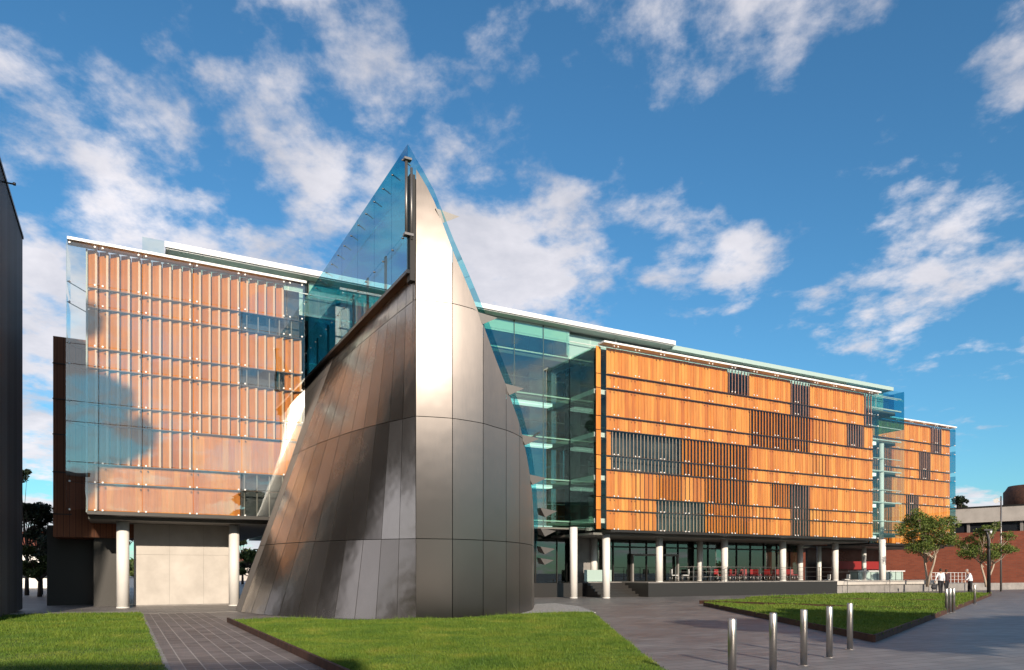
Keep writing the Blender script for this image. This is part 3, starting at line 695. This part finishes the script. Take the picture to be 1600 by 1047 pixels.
for i in range(len(BL)-1):
    for a, c in zip(levels[:-1], levels[1:]):
        ns, nz = 3, max(1, int((c-a)/1.0)); us = np.linspace(i+gap, i+1-gap, ns+1); zs = np.linspace(a+.012, c-.012, nz+1)
        vs = [left_pt(x, y) for y in zs for x in us]
        fs = [(j*(ns+1)+k2+1, j*(ns+1)+k2, (j+1)*(ns+1)+k2, (j+1)*(ns+1)+k2+1) for j in range(nz) for k2 in range(ns)]
        (sk if i < 10 else rear).add(vs, fs, True)
tw.part('cone_skin', sk, 'steel'); tw.part('dulled_rear_skin', rear, 'matte_steel')  # rear panels given an invented dull finish to damp their glare in the glass
bk_ = MB(); us = np.linspace(0.0, len(BL)-1, 60); zs = np.linspace(0, ZS, 8)
vs = [(p[0]+.03, p[1]+.03, p[2]) for p in (left_pt(x, y) for y in zs for x in us)]
bk_.add(vs, [(j*60+k2+1, j*60+k2, (j+1)*60+k2, (j+1)*60+k2+1) for j in range(7) for k2 in range(59)], True)
tw.part('cone_lining', bk_, 'seam')
RP = [(650,24.2,264),(678,24.33,314),(707,24.55,390),(731,24.9,447),(755,25.38,507),(773,26,557),(791,26.6,603),(802,27.1,634),(812,27.8,664),(824,28.9,715),(831,30.2,765),(834,31.8,810),(834.5,33.5,845),(832,35.6,872)]
RB = [w2l(*D(px,d))+(H+(YH-y)/F*d,) for px, d, y in RP]
def right_pt(u):
    return cr_(RB, u)
seams = [0,2,4,6,8,10,12,13]; lev = [0,2.72,6.82,10.72,30]
rs = MB()
for a, c in zip(seams[:-1], seams[1:]):
    us = np.linspace(a+.02, c-.02, 7)
    P = [right_pt(x)*.75+(right_pt(us[0])+(right_pt(us[-1])-right_pt(us[0]))*(x-us[0])/(us[-1]-us[0]))*.25*np.array([1,1,0])+right_pt(x)*.25*np.array([0,0,1]) for x in us]
    for l0, l1 in zip(lev[:-1], lev[1:]):
        if max(p[2] for p in P) <= l0+.05: continue
        vs = []; nz = 3
        for j in range(nz+1):
            for p in P:
                top = min(p[2], l1-.012); lo_ = min(l0+.012, top-.001); vs.append((p[0], p[1], lo_+(top-lo_)*j/nz))
        n = len(P); rs.add(vs, [(j*n+k2, j*n+k2+1, (j+1)*n+k2+1, (j+1)*n+k2) for j in range(nz) for k2 in range(n-1)], True)
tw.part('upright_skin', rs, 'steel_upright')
b = MB(); us = np.linspace(0, 13, 60); P = [right_pt(x) for x in us]
b.add([(p[0]-.06,p[1]+.16,0) for p in P]+[(p[0]-.06,p[1]+.16,p[2]-.10) for p in P], [(k2,k2+1,61+k2,60+k2) for k2 in range(59)], True)
tw.part('upright_lining', b, 'seam')
# steel reveal between the prow glass and the upright skin
b = MB(); b.box(SG-.16, SG+.02, T0+.02, T0+.34, ZS-.25, 14.9); tw.part('prow_reveal', b, 'seam')
b = MB(); b.tube([(SG-.26,T0+.12,12.9),(SG-.26,T0+.12,15.35)], .05, 10); b.tube([(SG-.11,T0+.03,12.7),(SG-.11,T0+.03,15.1)], .045, 10); b.box(SG-.36,SG-.05,T0-.02,T0+.2,12.82,12.9); b.box(SG-.36,SG-.10,T0,T0+.2,15.35,15.42); tw.part('prow_mast', b, 'fin_steel')
# glass prow: vertical west wall, sloping east plane
SW = 8.38; TB = 40.3; TA = 22.95
b = MB(); js = [TA,24.6,26.6,28.8,31.2,33.8,36.6,TB]
for a, c in zip(js[:-1], js[1:]):
    b.box(SW, SW+.016, a+.01, c-.01, ZS+.05, 13.0); b.box(SW, SW+.016, a+.01, c-.01, 13.02, 15.9)
tw.part('prow_glass', b, 'blue_glass')
def zr(s, t): return 15.93-1.50*(s-SW)
b = MB(); front = []
for x in np.linspace(0, 13, 27):
    p = right_pt(x); q = right_pt(min(x+.2, 13)); p0 = right_pt(max(x-.2, 0)); tx, ty = q[0]-p0[0], q[1]-p0[1]; n_ = math.hypot(tx,ty); e = .17
    front.append((p[0]+ty/n_*e, p[1]-tx/n_*e*.6, p[2]+.30))
front = [(SW+.02, TA, 15.93)]+front
n = len(front)
back = [(p[0]*0+max(SW+.03,p[0]-.2), 39.5, p[2]+.0) for p in front]
b.add(front+back+[(p[0]+.02,p[1],p[2]-.04) for p in front], [(i, i+1, n+i+1, n+i) for i in range(n-1)]+[(2*n+i, 2*n+i+1, i+1, i) for i in range(n-1)], True)
tw.part('sloping_glass', b, 'blue_glass')
# sill, posts, bolts
b = MB(); b.box(SW-.05, SG+.1, T0+.05, 39.8, ZS-.02, ZS+.10); tw.part('prow_sill', b, 'black_paint')
for r_ in (2.6,4.8,6.8,8.9,11.0,13.1,15.3):
    b = MB(); b.box(SW+.06, SW+.12, T0+r_, T0+r_+.14, ZS+.1, 13.15); tw.part('balustrade_post', b, 'black_paint')
b = MB()
for q in np.arange(T0+.6, 39, 1.05):
    b.tube([(SW-.03,q,12.96),(SW+.05,q,12.96)], .03, 6); b.tube([(SW-.03,q,15.62),(SW+.05,q,15.62)], .03, 6)
    b.bar((SW+.05,q,15.62),(SW+.3,q,15.5),.035)
tw.part('glass_bolt', b, 'fin_steel')
# dark deck inside, under the glass
b = MB(); b.box(SG+.15, SG+.25, T0+1.0, 39.5, 8.0, ZS-.3); tw.part('inner_frame', b, 'seam')
# steel scoops along the eastern edge
for px, py, sc in ((697,334,1.05),(775,497,.95),(795,607,1.0),(818,687,1.0),(830,747,1.05),(836,797,.95),(836,829,.85),(836,858,.8),(836,876,.7)):
    best = min(np.linspace(0, 13, 261), key=lambda x: abs((lambda p: YH-(p[2]-H)*F/l2w(p[0],p[1])[1])(right_pt(x))-py) if True else 0)
    p = right_pt(best)
    if py > 790: z = H+(YH-py)/F*30.0; p = (p[0], 26.9, z) if False else (RB[11][0]-.1, RB[11][1]-1.0, z)
    s0, t0_, z0 = p[0], p[1], p[2]
    L1 = .66*sc; vs = [(s0-.16,t0_-.02,z0+.17*sc),(s0+.02,t0_+.60,z0+.20*sc),(s0+L1,t0_-.10,z0+.05*sc),(s0+.10*sc,t0_+.02,z0-.24*sc),(s0-.05,t0_+.35,z0-.1)]
    b = MB(); b.add(vs, [(0,1,2)[::-1],(0,2,3)[::-1],(1,4,3,2),(0,3,4,1)]); tw.part('steel_scoop', b, 'fin_steel')

# ------------------------------------------------------------------ dark slatted building on the left
sb = Thing('slatted_building', 'tall dark building clad in vertical metal slats at left edge', 'building', (-3.7,36.4,0))
b = MB(); b.box(-16,-3.9,27,36.3,0,15.5); sb.part('wall', b, 'black_paint')
b = MB(); q = 36.4
while q > 27.1: b.box(-3.9,-3.7,q-.11,q,0.05,15.55); q -= .24
sb.part('slat_cladding', b, 'slat_dark')
b = MB(); q = -4.0
while q > -10: b.box(q-.06,q,36.3,36.45,0.05,15.55); q -= .3
sb.part('slat_cladding', b, 'slat_dark')
b = MB(); b.box(-16,-3.66,26.9,36.44,15.56,15.68); sb.part('roof', b, 'dark_metal')
b = MB(); b.tube([(-3.8,30.6,15.2),(-3.35,30.6,15.2)], .03, 8); b.tube([(-3.35,30.6,15.17),(-3.35,30.6,15.25)], .05, 8); sb.part('flood_bracket', b, 'dark_metal')

# ------------------------------------------------------------------ red brick building on the right
bb = Thing('brick_building', 'red brick building with pale concrete band and rooftop drum', 'building', (80,46,0)); bb.e.rotation_euler.z = ANG+rad(15)
b = MB(); b.box(80,100,20,75,0,5.85); bb.part('wall', b, 'red_brick')
b = MB(); b.box(80.3,100,20,75,5.85,6.9); bb.part('window_strip', b, 'window_dark')
b = MB(); q = 74
while q > 21: b.box(80.15,80.32,q,q+.25,5.86,6.89); q -= 2.4
bb.part('window_mullion', b, 'concrete_grey')
b = MB(); b.box(79.85,100,20,75,6.9,8.45); bb.part('concrete_band', b, 'concrete_pale')
b = MB(); b.box(79.8,100,20,75,8.45,8.6); bb.part('roof', b, 'dark_metal')
X, Y = D(1612,88); bx_, by_ = l2w(80,46); q_ = -(ANG+rad(15)); ds_, dt_ = 80+(X-bx_)*math.cos(q_)-(Y-by_)*math.sin(q_), 46+(X-bx_)*math.sin(q_)+(Y-by_)*math.cos(q_)
b = MB(); b.tube([(ds_,dt_,8.5),(ds_,dt_,11.4),(ds_,dt_,11.6),(ds_,dt_,12.1)], [2.9,2.9,2.7,2.4], 40); bb.part('rooftop_drum', b, 'corten')

# ------------------------------------------------------------------ bollards
proto = None
pos = [(G(1144,1075),'nearest steel bollard cut by the bottom edge'),(G(1208,1053),'second nearest steel bollard in the front row'),(G(1256,1040),'middle steel bollard of the row of five'),
       (G(1296,1027.5),'fourth steel bollard of the front row in sunlight'),(G(1328,1015),'shaded fifth bollard standing close to the lawn edging'),
       (G(1479,958.5),'left bollard of the close trio beside the lawn edge'),(G(1484.5,957.5),'middle bollard of the close trio beside the lawn edge'),(G(1490,956.5),'right bollard of the close trio beside the lawn edge'),(G(1523,944),'lone far bollard in front of the lamp post')]
for (X, Y), lab in pos:
    if proto is None:
        t = Thing('bollard', lab, 'bollard', (X,Y,0), local=False, group='steel bollards across the plaza'); t.off = (0,0,0)
        b = MB(); b.tube([(0,0,0),(0,0,.945),(0,0,.957)], [.058,.058,.052], 32); t.part('tube', b, 'brushed_steel')
        b = MB(); b.tube([(0,0,0.003),(0,0,.012)], .10, 28); t.part('base_plate', b, 'brushed_steel')
        b = MB(); b.tube([(0,0,.956),(0,0,.962)], .046, 28); t.part('cap', b, 'brushed_steel')
        proto = t.e
    else:
        c = copy_tree(proto); c.location = (X,Y,0); c['label'] = lab

# ------------------------------------------------------------------ lamps
X, Y = G(1545,927)
t = Thing('lamp_post', 'black lamp post with curved arm beside the small tree', 'street lamp', (X,Y,0), local=False); t.off = (0,0,0)
b = MB(); b.tube([(0,0,0),(0,0,3.2),(-.02,0,4.0),(-.12,0,4.5),(-.22,0,4.75)], [.13,.12,.11,.10,.08], 16); t.part('pole', b, 'black_paint')
b = MB(); b.obox(-.12,0,.32,.14,4.74,4.86,0); t.part('lamp_head', b, 'black_paint')
b = MB(); b.tube([(.08,-.1,4.52),(.08,-.1,4.72)], [.06,.10], 12); t.part('lamp_lens', b, 'white_metal')
X, Y = D(1564,60)
t = Thing('floodlight_pole', 'tall thin silver pole carrying a floodlight by the brick building', 'street lamp', (X,Y,0), local=False); t.off = (0,0,0)
b = MB(); b.tube([(0,0,0),(0,0,7.9)], [.08,.055], 12); t.part('pole', b, 'fin_steel')
b = MB(); b.bar((0,0,7.4),(-.42,0,7.55),.05); b.bar((0,0,7.75),(-.36,0,7.72),.04); t.part('bracket', b, 'fin_steel')
b = MB(); b.tube([(-.52,-.18,7.5),(-.38,.1,7.62)], [.20,.11], 12); t.part('floodlight', b, 'white_metal')

# ------------------------------------------------------------------ trees
def leaves(clusters, n, size, flat=0.6):
    """leaf faces filling a set of ellipsoid clumps; clumps = (x,y,z,rx,ry,rz)"""
    Cc = np.array(clusters, float); vol = (Cc[:,3]*Cc[:,4]*Cc[:,5])**0.75; pr = vol/vol.sum()
    idx = RNG.choice(len(Cc), n, p=pr); v = RNG.normal(size=(n,3)); v /= np.linalg.norm(v, axis=1)[:,None]
    rr = RNG.uniform(0.35, 1.0, n)**0.6; P = Cc[idx,:3]+v*Cc[idx,3:]*rr[:,None]
    sz = size*RNG.uniform(0.6, 1.3, n)
    a = RNG.normal(size=(n,3)); a[:,2] *= flat; a /= np.linalg.norm(a, axis=1)[:,None]
    b = np.cross(a, RNG.normal(size=(n,3))); b /= np.linalg.norm(b, axis=1)[:,None]
    V = np.stack([P-a*sz[:,None], P-b*sz[:,None]*.45, P+a*sz[:,None], P+b*sz[:,None]*.45], 1)
    return V
def leaf_mesh(name, V, m, parent):
    n = len(V); me = bpy.data.meshes.new(name); me.vertices.add(4*n); me.vertices.foreach_set('co', V.ravel())
    me.loops.add(4*n); me.loops.foreach_set('vertex_index', np.arange(4*n, dtype=np.int32)); me.polygons.add(n)
    me.polygons.foreach_set('loop_start', np.arange(0, 4*n, 4, dtype=np.int32)); me.update(calc_edges=True)
    me.materials.append(MATS[m]); o = bpy.data.objects.new(name, me); COL.objects.link(o); o.parent = parent; return o
def tree(name, label, X, Y, h, crown_r, crown_h, trunk_h, tr, nleaf, size, lm, bm, seed=1, group=None, nb=9, stems=1, lean=0, z0=0, clump=.34):
    R = random.Random(seed); t = Thing(name, label, 'tree', (X,Y,z0), local=False, group=group); t.off = (0,0,0)
    b = MB(); cl_ = []
    for s_ in range(stems):
        ph = R.uniform(0, 6.28); l0 = lean+(.25*s_)
        top = Vector((math.cos(ph)*l0*trunk_h*.4, math.sin(ph)*l0*trunk_h*.4, trunk_h))
        b.tube([(0,0,-.05),(top.x*.3,top.y*.3,trunk_h*.35),(top.x*.8,top.y*.8,trunk_h*.75),tuple(top)], [tr*1.25,tr,tr*.85,tr*.75], 10)
        for i in range(nb):
            an = ph+i*2.4+R.uniform(-.4,.4); rr = crown_r*R.uniform(.35,.95); zz = trunk_h+(h-trunk_h)*R.uniform(.15,.92)
            shrink = 1-max(0,(zz-trunk_h)/(h-trunk_h)-.55)*1.3
            e = Vector((math.cos(an)*rr*shrink, math.sin(an)*rr*shrink, zz)); mid = top.lerp(e, .5)+Vector((0,0,-.06*h*R.uniform(0,1)))
            st_ = top.lerp(Vector((0,0,trunk_h*.6)), R.uniform(0,.6)); b.tube([tuple(st_),tuple(mid),tuple(e)], [tr*.5,tr*.32,tr*.1], 7)
            c = crown_r*clump*R.uniform(.7,1.3); cl_.append((e.x,e.y,e.z,c,c,c*crown_h))
            for j in range(3):
                a2 = R.uniform(0,6.28); e2 = e+Vector((math.cos(a2)*c,math.sin(a2)*c,R.uniform(-.3,.7)*c)); b.tube([tuple(mid),tuple(e2)], [tr*.2,tr*.06], 5)
                c2 = c*R.uniform(.45,.75); cl_.append((e2.x,e2.y,e2.z,c2,c2,c2*crown_h))
    b.build('trunk', bm, t.e); leaf_mesh('crown', leaves(cl_, nleaf, size), lm, t.e); return t.e
X, Y = D(1449,57); tree('tree', 'bigger young tree with pale trunk before the orange far wing', X, Y, 5.9, 2.15, .7, 2.4, .085, 17000, .075, 'leaf_light', 'bark_pale', 3, nb=11, stems=2, lean=.5, z0=.5, clump=.30)
X, Y = D(1541,56.5); tree('tree', 'small slender tree with pale trunk before the brick wall', X, Y, 4.75, 2.0, .6, 1.9, .075, 11000, .07, 'leaf_light', 'bark_pale', 11, nb=8, stems=2, lean=.5, z0=.5, clump=.30)
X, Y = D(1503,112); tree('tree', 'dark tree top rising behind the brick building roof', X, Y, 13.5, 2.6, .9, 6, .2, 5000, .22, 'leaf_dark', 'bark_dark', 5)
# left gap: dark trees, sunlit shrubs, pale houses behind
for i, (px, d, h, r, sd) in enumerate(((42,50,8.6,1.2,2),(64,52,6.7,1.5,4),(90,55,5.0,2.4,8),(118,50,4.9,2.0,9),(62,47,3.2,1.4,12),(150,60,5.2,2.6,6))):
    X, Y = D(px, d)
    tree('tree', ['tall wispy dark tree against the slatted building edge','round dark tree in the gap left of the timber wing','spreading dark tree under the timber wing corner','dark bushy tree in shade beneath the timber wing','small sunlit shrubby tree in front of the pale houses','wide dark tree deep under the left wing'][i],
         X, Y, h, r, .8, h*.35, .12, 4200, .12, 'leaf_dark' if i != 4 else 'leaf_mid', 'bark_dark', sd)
for px, d, h, r, sd, lab in ((379,95,5.8,1.5,21,'dark tree seen through the opening beside the steel cone'),(390,90,4.0,2.0,22,'bushy low tree below the dark one beside the cone'),
                             (1330,95,6.2,4.5,24,'tree seen through the ground floor near the red kiosk'),(1285,100,6.0,4.5,25,'tree behind the ground floor glass left of the kiosk')):
    X, Y = D(px, d); tree('tree', lab, X, Y, h, r, .8, h*.3, .15, 3500, .2, 'leaf_mid' if sd != 21 else 'leaf_dark', 'bark_dark', sd)
def house(X, Y, w, d, h, lab, rot=0.2, m='column_white'):
    t = Thing('house', lab, 'house', (X,Y,0), local=False, rot=rot); t.off = (0,0,0)
    b = MB(); b.box(-w/2,w/2,-d/2,d/2,0,h); t.part('wall', b, m)
    b = MB(); b.add([(-w/2-.3,-d/2-.3,h),(w/2+.3,-d/2-.3,h),(w/2+.3,d/2+.3,h),(-w/2-.3,d/2+.3,h),(-w/2-.3,0,h+1.6),(w/2+.3,0,h+1.6)], [(0,1,5,4),(2,3,4,5),(0,4,3),(1,2,5),(3,2,1,0)]); t.part('roof', b, 'red_brick')
    for z in np.arange(1.0, h-1.2, 2.6):
        for x in np.arange(-w/2+.8, w/2-1.2, 2.2): b = MB(); b.box(x,x+1.0,-d/2-.04,-d/2-.005,z,z+1.2); t.part('window', b, 'window_dark')
X, Y = D(62,75); house(X, Y, 7.5, 6, 4.2, 'white house with red roof behind the trees in left gap')
X, Y = D(400,140); house(X, Y, 16, 8, 3.2, 'pale distant house beyond the opening beside the cone', m='concrete_pale')
hd = MB()
# far belt of trees on the horizon: reads as one mass
rr_ = []
for a in np.linspace(-1.05, 1.05, 150):
    d = 240+RNG.uniform(-15,15); rr_.append((math.sin(a)*d, math.cos(a)*d, RNG.uniform(1.5,3.5), 6, 5, RNG.uniform(2.0,3.6)))
o = leaf_mesh('treeline', leaves(rr_, 26000, 1.0), 'leaf_mid', None); o['kind'] = 'stuff'

# ------------------------------------------------------------------ behind the photographer: what shades the lawns and shows in the glass
t = Thing('brick_hall', 'long brick hall with windows behind the photographer, mirrored in the facade', 'building', (-6,-24,0), local=False, rot=0.1); t.off = (0,0,0)
b = MB(); b.box(-34,14,-12,0,0,12.2); t.part('wall', b, 'red_brick')
b = MB(); b.box(-34.4,14.4,-12.4,.4,12.2,12.7); t.part('roof', b, 'concrete_grey')
for z in (1.2,4.9,8.6):
    b = MB()
    for x in np.arange(-32, 12, 3.0): b.box(x,x+1.6,.005,.05,z,z+2.0)
    t.part('window', b, 'window_dark')
for i, (X, Y, h, r, th, lab) in enumerate(((19.0,-2.5,9.3,4.6,6.2,'broad fig tree behind the photographer shading the right lawn'),(27,-6,9.3,5.0,6.2,'second broad fig tree further right behind the photographer'),
                                          (35,-9,9.6,5.0,6.4,'third fig tree shading the road at right'),(-25,-14,12.5,4.5,4,'tall tree beside the brick hall at its left end'),(-6.6,-9.0,28.0,2.3,17.5,'invented tall tree out of view, its high crown shading the left facade'))):  # last entry is invented: its high crown only puts shade on the left facade
    tree('unseen_tree', lab, X, Y, h, r, .5 if i < 3 else 1.1, th, .35, 60000 if i < 3 else 22000, .30, 'leaf_mid', 'bark_dark', 30+i, nb=16, clump=.36)

# ------------------------------------------------------------------ people
def remeshed(name, mb, m, parent, vox):
    o = mb.build(name, m, None); md = o.modifiers.new('r', 'REMESH'); md.mode = 'VOXEL'; md.voxel_size = vox; md.use_smooth_shade = True
    sm = o.modifiers.new('s', 'SMOOTH'); sm.iterations = 3; sm.factor = .5
    dg = bpy.context.evaluated_depsgraph_get(); me = bpy.data.meshes.new_from_object(o.evaluated_get(dg)); old = o.data
    o.modifiers.clear(); o.data = me; bpy.data.meshes.remove(old); o.parent = parent; return o
def person(label, X, Y, face, ht, arms, stride, shirt, hair, bow=0.0, zb=0.0):
    """face: heading angle; arms: for each side (forward, out, bend); stride: forward offset of each foot"""
    t = Thing('person', label, 'person', (X,Y,zb), local=False, rot=face); t.off = (0,0,0); t.e.scale = (ht/1.78,)*3
    J = {}   # +x is forward, +y left
    body, sh, tr_, so_ = MB(), MB(), MB(), MB()
    hip = Vector((0,0,.95)); chest = Vector((.02+bow*.15,0,1.32)); neck = Vector((.02+bow*.25,0,1.50)); head = Vector((.05+bow*.5,0,1.66-bow*.06))
    body.tube([hip,(.01,0,1.1),chest,(neck.x,0,1.44)], [.13,.125,.14,.09], 16); body.tube([(neck.x-.01,0,1.42),tuple(head-Vector((.02,0,.06)))], .055, 12)
    body.ball(head, (.095,.075,.115), 18, 12); body.ball(head+Vector((.02,0,-.06)), (.07,.058,.06), 14, 8)   # cranium, jaw
    body.ball(head+Vector((.098,0,-.012)), (.018,.013,.026), 8, 6)                                              # nose
    for y in (-.078,.078): body.ball(head+Vector((0,y,-.01)), (.018,.010,.03), 8, 6)                            # ears
    for y in (-.03,.03): body.ball(head+Vector((.088,y,.012)), (.010,.013,.010), 8, 6)
    body.ball(head+Vector((.090,0,-.055)), (.010,.026,.009), 8, 6)                                              # lips
    sh.tube([(0,0,.93),(.005,0,1.08),(chest.x-.01,0,1.28),(neck.x-.01,0,1.44)], [.155,.15,.165,.09], 20)
    tr_.tube([(0,0,.86),(0,0,.99)], [.155,.150], 20)
    for i, sd in enumerate((-1,1)):
        f, out, bend = arms[i]; s0 = Vector((chest.x,sd*.175,1.42)); el = s0+Vector((f*.28,sd*out*.28,-.28*math.sqrt(max(.1,1-f*f*.8-out*out*.8))))
        wr = el+Vector((math.sin(f+bend)*.26, sd*out*.14, -math.cos(f+bend)*.26))
        body.tube([s0,el,wr], [.048,.040,.026], 12); sh.ball(s0, (.075,.065,.07), 12, 8)
        sh.tube([s0,el,tuple(el.lerp(wr,.86))], [.066,.056,.042], 14); sh.tube([tuple(chest+Vector((0,sd*.08,.03))),tuple(s0)], [.12,.07], 14)
        d = (wr-el).normalized(); pal = wr+d*.05; side = Vector((1,0,0))-d*d.x; side.normalize(); nor = d.cross(side)
        body.tube([wr,wr+d*.085], [.026,.036], 10)
        for q, ln in ((-.030,.062),(-.010,.074),(.010,.070),(.030,.055)):
            p0 = wr+d*.08+side*q; p1 = p0+d*ln*.55; p2 = p1+d*ln*.4-nor*sd*.02; body.tube([p0,p1,p2], [.0095,.009,.007], 8)
        th = wr+d*.03+side*.03; body.tube([th,th+d*.03+side*.025,th+d*.06+side*.028], [.012,.011,.008], 8)
        ft = stride[i]; h0 = Vector((0,sd*.09,.90)); kn = Vector((ft*.5+.03,sd*.095,.49)); an = Vector((ft,sd*.095,.09))
        body.tube([h0,kn,an], [.08,.055,.04], 12); tr_.tube([tuple(h0+Vector((0,0,.03))),tuple(h0.lerp(kn,.3)),kn,tuple(kn.lerp(an,.4)),tuple(an+Vector((0,0,-.03)))], [.10,.10,.075,.072,.066], 16)
        so_.ball((ft+.06,sd*.095,.045), (.145,.048,.045), 14, 8); so_.tube([(ft,sd*.095,.03),(ft,sd*.095,.11)], .045, 10)
    remeshed('body', body, 'skin', t.e, .011); remeshed('shirt', sh, shirt, t.e, .016); remeshed('trousers', tr_, 'trousers_black', t.e, .016)
    so_.build('shoes', 'shoe_leather', t.e)
    hr = MB(); hr.ball(head+Vector((-.022,0,.022)), (.098,.088,.112), 16, 10); hr.ball(head+Vector((-.045,0,-.03)), (.06,.078,.08), 14, 8); remeshed('hair', hr, hair, t.e, .012)
    return t.e
X, Y = D(1470,52); person('person in white shirt and black trousers walking away with a bag', X, Y, rad(80), 1.86, ((.05,.2,.2),(-.1,.45,.15)), (.16,-.12), 'shirt_white', 'hair_brown')
bgx = Thing('hand_bag', 'black soft bag hanging from the left hand of the walking person', 'bag', (X-.50,Y-.02,.42), local=False); bgx.off = (0,0,0)
b = MB(); b.ball((0,0,.10), (.22,.10,.18), 16, 10); bgx.part('bag_body', b, 'bag_fabric')
b = MB(); b.tube([(-.1,0,.22),(-.05,0,.36),(.05,0,.36),(.1,0,.22)], .014, 6); bgx.part('strap', b, 'bag_fabric')
X, Y = D(1479,54.5); person('person in dark clothes mostly hidden by the one in white', X, Y, rad(85), 1.82, ((.1,.1,.2),(.1,.1,.2)), (.1,-.1), 'shirt_dark', 'hair_brown')
X, Y = D(1516,51.3); person('grey haired person in white shirt looking down, standing by the lamp post', X, Y, rad(165), 1.84, ((.25,.05,.3),(.3,.05,.5)), (.06,-.08), 'shirt_white', 'hair_grey', bow=.35)
